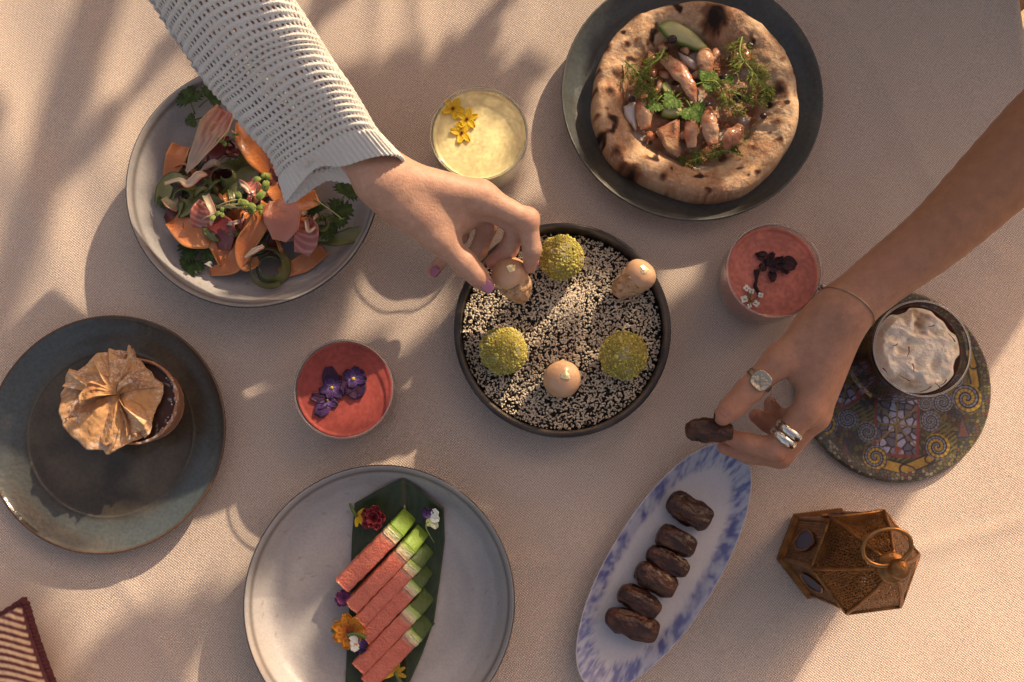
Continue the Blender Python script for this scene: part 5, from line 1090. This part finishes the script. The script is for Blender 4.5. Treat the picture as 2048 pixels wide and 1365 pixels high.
def SKIN(name, sp=.4, rg=.42): return M(name, None, rough=rg, spec=sp, sss=.22, sssr=(.006,), bump=((90, .0006), (420, .0004), (1500, .0003)), var=(120, .10))
def skin_col(V, base, red, tips, seed):
    c = mixc(np.array(base)*[.88, .80, .76], np.array(base)*[1.06, 1.08, 1.10], .55*noise(V, 60, seed, 3)+.45*noise(V, 320, seed+7, 2)); w_ = 0*V[:, 0]
    for p, r, a in tips: w_ = np.maximum(w_, a*np.exp(-((V-np.array(p))**2).sum(1)/(r*r)))
    c = mixc(c, red, w_); return mixc(c, np.array(base)*.72, .35*sst(.70, .80, noise(V, 900, seed+3)))
def nail(parent, tip, prev, up, r, length, wid, col, name='fingernail', back=.35, over=.25, rough=.2):
    tip = np.array(tip); d = tip-np.array(prev); d /= np.linalg.norm(d); n_ = np.array(up, float); n_ -= d*n_.dot(d); n_ /= np.linalg.norm(n_); s_ = np.cross(d, n_)
    V = []; nu, nv = 12, 11
    for i in range(nu):
        u = i/(nu-1); al = (-1+u*(1+over/(1-over)*1))*length*(1) ; al = -length*(1-over)+u*length
        wf = min(1, (u/.18+.25)) if u < .18 else 1; wf *= math.sqrt(max(0, 1-max(0, (u-.62)/.42)**2.4))
        for j in range(nv):
            ph = (-1+2*j/(nv-1))*wid/r*.5*wf; rr_ = r*(1-.22*max(0, u-.55))+.0005
            V.append(tip+d*al+(n_*math.cos(ph)+s_*math.sin(ph))*rr_)
    o = mesh(name, V, grid_faces(nu, nv), M('nail_%.2f_%.2f' % (col[0], col[1]), col, rough=rough, coat=.5, metal=.25 if col[2] > .3 else 0), parent); solid(o, .0006); return o

# ---- left person: arm in a knitted sleeve, hand picking up a sweet
W0 = P(690, 262, .146); el = P(430, -110, .26)
wr = P(768, 356, .150)
im, mm_, rm, pm = P(962, 392, .128), P(957, 402, .112), P(942, 412, .096), P(912, 424, .081)
L = dict(
 index=[im, P(1054, 441, .118), P(1064, 499, .102), P(1060, 534, .086)],
 middle=[mm_, P(1036, 452, .098), P(1016, 500, .082), P(986, 525, .076)],
 ring=[rm, P(975, 452, .080), P(957, 502, .066), P(922, 540, .062)],
 little=[pm, P(920, 470, .066), P(893, 508, .056), P(865, 546, .052)])
thumb = [P(800, 402, .138), P(874, 474, .118), P(928, 524, .102), P(972, 570, .088)]
fl = Field(np.array(P(640, 640, .0))-[.0, 0, -.03], np.array(P(1110, 240, .02))+[.01, .0, .19], .0013)
Q = fl.new(); G = fl.new()
fl.cone(Q, W0, wr, .0235, .0230, .01); 
wdir = np.array((.55, -.45, .7))
for m_, (w_off, rr0, rr1) in zip((im, mm_, rm, pm), (((.004, -.001, .006), .0155, .0125), ((.002, .0, -.004), .0155, .0128), ((0, .001, -.014), .0145, .0120), ((-.002, .002, -.022), .0130, .0112))):
    fl.cone(Q, np.array(wr)+np.array(w_off), m_, rr0, rr1, .016)
fl.chain(Q, [np.array(wr)+[-.004, -.004, .004], thumb[0], thumb[1]], [.019, .0175, .0135], .016)
fl.cone(Q, P(842, 425, .130), P(905, 440, .116), .0150, .0120, .018)         # thenar web
fl.cone(Q, P(870, 440, .112), P(925, 440, .100), .0150, .0120, .014)
fl.chain(G, L['index'], [.0118, .0100, .0086, .0064], .004)
fl.chain(G, L['middle'], [.0120, .0100, .0088, .0070], .004)
fl.chain(G, L['ring'], [.0110, .0094, .0082, .0066], .004)
fl.chain(G, L['little'], [.0100, .0084, .0074, .0058], .004)
fl.chain(G, thumb[1:], [.0126, .0105, .0076], .005)
fl.cone(G, thumb[2], P(955, 552, .094), .0106, .0102, .004)
fl.cone(G, L['index'][1], np.array(L['index'][1])+[.0012, .0012, .001], .0103, .0103, .004)
D = smin(Q, G, .010)
for p, q_ in ((L['index'][1], L['index'][2]), (L['index'][2], L['index'][3]), (L['middle'][2], L['middle'][3]), (thumb[2], thumb[3])):
    ax_ = np.array(q_)-np.array(p); ax_ /= np.linalg.norm(ax_)
    for o_ in (-.0016, .0004, .0024): fl.groove(D, np.array(p)+ax_*o_, ax_, .016, .0006, .0006)
V, F = fl.surface(D)
tips = [(L['index'][3], .012, .55), (L['middle'][3], .014, .65), (L['ring'][3], .013, .6), (L['little'][3], .013, .6), (thumb[3], .014, .45), (L['index'][1], .010, .35), (L['middle'][1], .012, .35), (L['ring'][1], .012, .4), (im, .012, .25), (thumb[2], .01, .25)]
bl = np.array(P(768, 356, 0)); pl_ = thing('person', 'arm in white knitted sleeve reaching down to pick up a caramel sweet', 'person', P(700, 300, .10))
mesh('hand', V, F, SKIN('fair_skin'), pl_, skin_col(V, (.58, .34, .235), (.58, .22, .16), tips, 4))
nail(pl_, np.array(thumb[3])+(np.array(thumb[3])-np.array(thumb[2]))*.10, thumb[2], (-.10, .0, 1), .0080, .0150, .0118, (.44, .16, .25), over=.22)
nail(pl_, np.array(L['little'][3]), L['little'][2], (-.3, -.8, .4), .0062, .010, .009, (.42, .14, .20)); nail(pl_, np.array(L['ring'][3]), L['ring'][2], (-.3, -.8, .3), .0068, .011, .010, (.42, .14, .20))
nail(pl_, np.array(L['index'][3]), L['index'][2], (.8, .5, .2), .0068, .0115, .010, (.50, .16, .38))

# knitted sleeve: bands of stitches with open eyelets between them, real holes
Lp = [(215, -110), (255, -60), (303, 0), (341, 61), (381, 120), (418, 175), (452, 212), (495, 265), (535, 308), (556, 352), (574, 398)]
Rp_ = [(470, -200), (500, -145), (532, -85), (570, -24), (610, 35), (645, 90), (668, 127), (705, 180), (731, 223), (757, 266), (808, 322)]
zl_ = [.20, .19, .178, .166, .155, .145, .137, .128, .117, .105, .090]; zr_ = [.235, .23, .225, .218, .21, .204, .199, .192, .186, .180, .170]
ROWS, HOL, SU, SV = 36, 64, 7, 8
Nv, Nu = ROWS*SV+1, HOL*SU
Lc = catmull([P(x, y, z_) for (x, y), z_ in zip(Lp, zl_)], Nv); Rc = catmull([P(x, y, z_) for (x, y), z_ in zip(Rp_, zr_)], Nv)
th_ = np.linspace(0, 2*math.pi, Nu, endpoint=False)
f = .5-.5*np.cos(th_); v = np.linspace(0, 1, Nv)
tk = np.where(np.sin(th_) > 0, .050*(1-.62*f)+.004, .030*(1-.75*f)+.003)
V = Rc[:, None, :]*(1-f)[None, :, None]+Lc[:, None, :]*f[None, :, None]
V[..., 2] += (np.sin(th_)*tk)[None, :]*(1-.18*sst(.86, 1, v))[:, None]
# sagging folds on the hanging side, hem scalloped towards the lower left
fo_ = .004*np.sin(f*9+v[:, None]*7)*f*(np.sin(th_) > 0)+.006*(noise(V*[1, 1, .4], 22, 5)-.5)*sst(.2, .6, f)[None]
V[..., 2] += fo_
hem = sst(.90, 1, v)[:, None]; lob = np.exp(-((f-.97)/.10)**2)
V[..., 1] -= hem*(.004*lob[None]-.010*np.exp(-((f-.66)/.16)**2)[None])
du = np.roll(V, -1, 1)-np.roll(V, 1, 1); dv = np.gradient(V, axis=0); N_ = np.cross(du, dv); N_ /= np.linalg.norm(N_, axis=-1)[..., None]+1e-9
cen = V.mean(1, keepdims=True); N_ *= np.sign((N_*(V-cen)).sum(-1, keepdims=True))
kv = np.arange(Nv)/SV; ku = np.arange(Nu)/SU
fv = kv % 1.0; rowi = np.floor(kv).astype(int)
FV, KU = np.meshgrid(fv, ku, indexing='ij'); RI = np.repeat(rowi[:, None], Nu, 1)
rib = (kv > ROWS-3.0)[:, None]
KU = KU+.35*(noise(V, 55, 41)-.5); FV = np.clip(FV+.16*(noise(V, 120, 42)-.5)*((FV > .1) & (FV < .9)), 0, .999)
sh = (RI*.37) % 1.0; FU = (KU+sh+.20*FV) % 1.0
band = np.sin(np.clip((FV-.02)/.47, 0, 1)*math.pi)**.6                       # plump solid course
stitch = .5+.5*np.cos(2*math.pi*(FU*2))
open_ = (FV > .50) & (FV < .97)
post = np.exp(-((np.minimum(FU, 1-FU))/.20)**2)
disp = .0015*band*(1-.35*stitch)+np.where(open_, .0008*post-.0006, 0)
ribd = .0016*np.abs(np.sin(KU*math.pi*1.0))
disp = np.where(rib, ribd, disp)+.0005*(noise(V, 700, 3)-.5)
V = V+N_*disp[..., None]
hole = open_ & ~rib & (np.minimum(FU, 1-FU) > .24)
FI = []
hq = hole[:-1, :]; 
for i in range(Nv-1):
    h0 = hole[i] & hole[i+1]; h1 = np.roll(h0, -1)
    keep = np.argwhere(~(h0 & h1))[:, 0]; j2 = (keep+1) % Nu
    FI.append(np.stack([i*Nu+keep, i*Nu+j2, (i+1)*Nu+j2, (i+1)*Nu+keep], 1))
FI = np.vstack(FI)
slv = mesh('knitted_sleeve', V.reshape(-1, 3), FI, M('white_yarn', (.90, .83, .745), rough=.95, spec=.1, sheen=.3, bump=((900, .0011), (2600, .0004)), sss=.08, sssr=(.003,)), pl_)
solid(slv, .0022, -1)
# forearm inside the sleeve
V, F = tube([P(690, 272, .158), P(592, 157, .166), P(452, -30, .192), P(380, -130, .205)], [.020, .026, .031, .034], 24, 30)
mesh('forearm', V, F, SKIN('fair_skin'), pl_, np.array((.56, .32, .215)))

# ---- right person: bare arm, hand holding a date
wr = P(1690, 617, .118); el = [P(1775, 548, .128), P(1880, 466, .145), P(2000, 350, .165), P(2120, 236, .185)]
ti = [P(1640, 655, .108), P(1560, 720, .101), P(1497, 782, .094), P(1446, 833, .090)]
im, mm_, rm, pm = P(1614, 818, .094), P(1630, 832, .078), P(1632, 826, .062), P(1622, 812, .048)
RF = dict(index=[im, P(1549, 899, .080), P(1497, 888, .072), P(1455, 872, .066)],
          middle=[mm_, P(1560, 913, .062), P(1500, 908, .056), P(1450, 894, .052)],
          ring=[rm, P(1570, 868, .046), P(1535, 846, .040), P(1512, 832, .042)],
          little=[pm, P(1565, 842, .034), P(1545, 822, .032), P(1540, 806, .034)])
fr = Field(np.array(P(1395, 980, .0))+[0, 0, .015], np.array(P(2100, 250, .05))+[.02, .05, .20], .00145)
Q = fr.new(); G = fr.new()
ac = catmull([el[3], el[2], el[1], el[0], wr], 15); fr.chain(Q, list(ac), list(np.interp(np.linspace(0, 1, 15), [0, .25, .5, .75, 1], [.0385, .0330, .0280, .0245, .0228])), .004)
for m_, (wo, r0, r1) in zip((im, mm_, rm, pm), (((-.004, -.004, .004), .0150, .0118), ((.003, -.003, .0), .0155, .0125), ((.007, -.001, -.008), .0145, .0118), ((.006, .002, -.016), .0130, .0108))):
    fr.cone(Q, np.array(wr)+np.array(wo), m_, r0, r1, .014)
fr.chain(Q, [np.array(wr)+[-.008, -.004, .0], ti[0], ti[1]], [.0190, .0180, .0138], .016)
fr.cone(Q, P(1625, 690, .100), P(1600, 745, .092), .0150, .0110, .016)
fr.chain(G, RF['index'], [.0116, .0108, .0096, .0072], .004)
fr.chain(G, RF['middle'], [.0118, .0110, .0096, .0074], .004)
fr.chain(G, RF['ring'], [.0108, .0096, .0086, .0070], .004)
fr.chain(G, RF['little'], [.0098, .0084, .0076, .0060], .004)
fr.chain(G, ti[1:], [.0130, .0112, .0086], .005)
fr.cone(G, ti[2], P(1462, 817, .0915), .0112, .0108, .004)
D = smin(Q, G, .009)
for p, q_ in ((RF['index'][1], RF['index'][2]), (RF['index'][2], RF['index'][3]), (RF['middle'][2], RF['middle'][3]), (RF['middle'][1], RF['middle'][2]), (ti[2], ti[3])):
    ax_ = np.array(q_)-np.array(p); ax_ /= np.linalg.norm(ax_)
    for o_ in (-.0018, .0004, .0026): fr.groove(D, np.array(p)+ax_*o_, ax_, .017, .0007, .0006)
fr.groove(D, P(1568, 762, .095), np.array(Vector((.75, -.65, 0)).normalized()), .014, .0012, .0011)
V, F = fr.surface(D)
tips = [(RF['index'][3], .014, .5), (RF['middle'][3], .014, .5), (ti[3], .014, .45), (RF['ring'][3], .013, .5), (RF['index'][1], .012, .3), (RF['middle'][1], .012, .35), (im, .012, .25)]
pr_ = thing('person', 'bare tanned arm with rings reaching from the right and holding a date', 'person', P(1680, 640, .08))
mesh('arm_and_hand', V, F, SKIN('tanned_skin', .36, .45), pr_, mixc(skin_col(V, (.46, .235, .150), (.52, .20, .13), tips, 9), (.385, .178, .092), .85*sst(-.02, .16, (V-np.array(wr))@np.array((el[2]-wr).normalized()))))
nail(pr_, np.array(ti[3]), ti[2], (-.25, .10, 1), .0089, .0120, .0125, (.46, .19, .15), over=.02)

# rings and bracelet
def band(name, label, c, axis, R, w_, t_, mat, group=None):
    q = Vector(axis).normalized(); prof = [(R, -w_/2), (R+t_*.8, -w_*.42), (R+t_, 0), (R+t_*.8, w_*.42), (R, w_/2), (R-.0004, 0)]
    V, F, _ = lathe(prof+prof[:1], 64, (0, 0, 0)); Q_ = np.array(q.to_track_quat('Z', 'Y').to_matrix()); return V@Q_.T+np.array(c), F
SIL = M('silver', (.72, .68, .62), rough=.16, metal=1.0, bump=((180, .0010),)); SILD = M('worn_silver', (.42, .36, .28), rough=.32, metal=1.0, bump=((350, .0012),))
ax_ = (RF['index'][1]-RF['index'][0]).normalized(); cR = RF['index'][0].lerp(RF['index'][1], .62)
r2 = thing('finger_ring', 'chunky polished silver double band ring on the index finger', 'ring', cR, 'silver finger rings')
for s_ in (-.0042, .0042):
    V, F = band('', '', cR+ax_*s_, ax_, .0112, .0078, .0026, SIL); mesh('band', V, F, SIL, r2)
ax_ = (ti[2]-ti[1]).normalized(); cR = ti[1].lerp(ti[2], .66)
r1_ = thing('finger_ring', 'silver signet ring with flat engraved face on the thumb', 'ring', cR, 'silver finger rings')
V, F = band('', '', cR, ax_, .0119, .0062, .0016, SILD); mesh('band', V, F, SILD, r1_)
upn = (Vector((-.05, -.05, 1))-ax_*Vector((-.05, -.05, 1)).dot(ax_)).normalized(); sd_ = ax_.cross(upn); fc = cR+upn*.0138+sd_*.0
ns = 40; V = []
for rr_, hh in ((0, .0004), (.5, .0004), (.82, .0004), (.86, .0010), (.97, .0010), (1, .0002), (1.02, -.0022)):
    for k in range(ns):
        t_ = 2*math.pi*k/ns; sq = 1/max(abs(math.cos(t_))**3.2+abs(math.sin(t_))**3.2, 1e-6)**(1/3.2)
        V.append(fc+ax_*(math.cos(t_)*rr_*.0086*sq)+sd_*(math.sin(t_)*rr_*.0086*sq)+upn*hh)
mesh('signet_face', V, grid_faces(7, ns, False, True), M('engraved_silver', (.50, .43, .33), rough=.28, metal=1.0, bump=((260, .0018),)), r1_)
for s_ in (-1, 1):
    V, F = tube([fc+ax_*(-.004*s_)+sd_*.004+upn*.0006, fc+upn*.0009+ax_*.001, fc+ax_*.004*s_-sd_*.004+upn*.0006], [.0005], 6, 8); mesh('engraving', V, F, SILD, r1_)
# bracelet lies in a slanted loop round the wrist
bc = P(1694, 612, .118); fw = (el[0]-wr).normalized(); fw = (fw+Vector((.25, .45, .0))*.0).normalized(); ux = fw.cross(Vector((0, 0, 1))).normalized(); uz = ux.cross(fw)
ring_ = []
for k in range(64):
    t_ = 2*math.pi*k/64; ring_.append(bc+ux*(.0268*math.cos(t_))+uz*(.0262*math.sin(t_))+fw*(.006*math.cos(t_)+.010*max(0, math.sin(t_))-.002))
brc = thing('bracelet', 'thin chain bracelet with small beads around the right wrist', 'bracelet', bc)
V, F = tube(ring_, [.00055], 6, closed=True); mesh('chain', V, F, M('gold_chain', (.48, .36, .24), rough=.3, metal=1), brc)
for k in range(29, 36):
    p = ring_[k]+ (ring_[k]-bc).normalized()*.0008; V, F = ico(2); mesh('bead', V*(.0020 if k in (30, 33) else .0014)+np.array(p), F, M('bead_pale' if k % 2 else 'bead_dark', (.62, .44, .38) if k % 2 else (.10, .05, .04), rough=.3), brc)

# ================================================================== lantern
cL = P(1646, 1106, .0); rot = math.radians(187); lb_ = np.array((cL.x, cL.y, 0))
lan = thing('brass_lantern', 'antique brass hexagonal lantern with pierced roof and ring handle', 'lantern', lb_)
BR = M('aged_brass', (.25, .115, .038), rough=.40, metal=.8, var=(90, .45), bump=((300, .0006),)); PERF = perforated('pierced_brass', (.23, .105, .034))
def hexp(r, z_, k, off=0):
    r, z_ = r*.95, z_*.97; a = rot+math.pi/3*k+off
    return lb_+np.array((r*math.cos(a), r*math.sin(a), z_))
def hexring(name, profile, mat, par):
    V = [hexp(r, z_, k) for r, z_ in profile for k in range(6)]; return mesh(name, V, [(a, d, c_, b) for a, b, c_, d in grid_faces(len(profile), 6, False, True)], mat, par, smooth=False)
hexring('base', [(0, .001), (.048, .001), (.0495, .003), (.049, .008), (.046, .012), (.0445, .014), (.0, .014)], BR, lan)
r0, r1, z0, z1 = .044, .0455, .014, .120
for k in range(6):
    a, b, c_, d = hexp(r0, z0, k), hexp(r0, z0, k+1), hexp(r1, z1, k+1), hexp(r1, z1, k)
    pan = solid(flat_uv(mesh('side_panel', [a, b, c_, d], [(0, 1, 2, 3)], PERF, lan, smooth=False)), .0006)
    ce = (a+b+c_+d)/4; ux = (b-a)/np.linalg.norm(b-a); uy = ((c_+d)-(a+b)); uy /= np.linalg.norm(uy); nn = np.cross(ux, uy)
    pts = [(-.006, -.026), (0, -.031), (.006, -.026), (.010, -.010), (.008, .010), (.004, .020), (0, .028), (-.004, .020), (-.008, .010), (-.010, -.010)]
    V = [ce+ux*x+uy*y+nn*.0012 for x, y in pts]; mesh('window_pane', V, [tuple(range(len(pts)))], M('blue_glass', (.06, .06, .10), rough=.5, spec=.25), pan, smooth=False)
    ringp = [ce+ux*x+uy*y+nn*.0016 for x, y in pts]; V, F = tube(catmull(ringp+ringp[:1], 48)[:-1], [.0009], 6, closed=True); mesh('window_frame', V, F, BR, pan)
    V, F = tube([a, d], [.0019], 8, 4); mesh('corner_bar', V, F, BR, lan)
    V, F = tube([d+(0, 0, .001), c_+(0, 0, .001)], [.0024], 8, 4); mesh('eave_bar', V, F, BR, lan)
    e0_, e1_ = hexp(.049, .121, k), hexp(.049, .121, k+1); m0, m1 = hexp(.034, .148, k), hexp(.034, .148, k+1); t0, t1 = hexp(.011, .178, k), hexp(.011, .178, k+1)
    rp2 = solid(flat_uv(mesh('roof_panel', [e0_, e1_, m1, m0, t1, t0], [(0, 1, 2, 3), (3, 2, 4, 5)], PERF, lan, smooth=False)), .0006)
    V, F = tube([e0_, m0, t0], [.0018, .0016, .0013], 8, 10); mesh('roof_rib', V, F, BR, lan)
    V, F = tube([e0_, e1_], [.0018], 8, 4); mesh('roof_edge', V, F, BR, lan)
V, F, _ = lathe([(0, .174), (.011, .176), (.012, .179), (.0075, .182), (.0055, .186), (.0078, .191), (.0075, .196), (.004, .199), (0, .200)], 32, lb_, 40); mesh('knob', V, [f_[::-1] for f_ in F], BR, lan)
hc = lb_+np.array((-.010, .022, .187)); ring_ = []
for k in range(48):
    t_ = 2*math.pi*k/48; ring_.append(lb_+np.array((-.002, .004, .190))+np.array((-.008, .016, .003))*(1-math.cos(t_))*.80+np.array((.93, .34, .05))*.0195*math.sin(t_))
V, F = tube(ring_, [.0017], 8, closed=True); mesh('ring_handle', V, F, M('bright_brass', (.34, .17, .06), rough=.32, metal=.85, var=(90, .3)), lan)
V, F, _ = lathe([(.018, .019), (.019, .040), (.017, .041), (.016, .036), (0, .036)], 32, lb_); mesh('candle_cup', V, F, M('red_glass', (.22, .02, .05), rough=.2, coat=.4), lan)
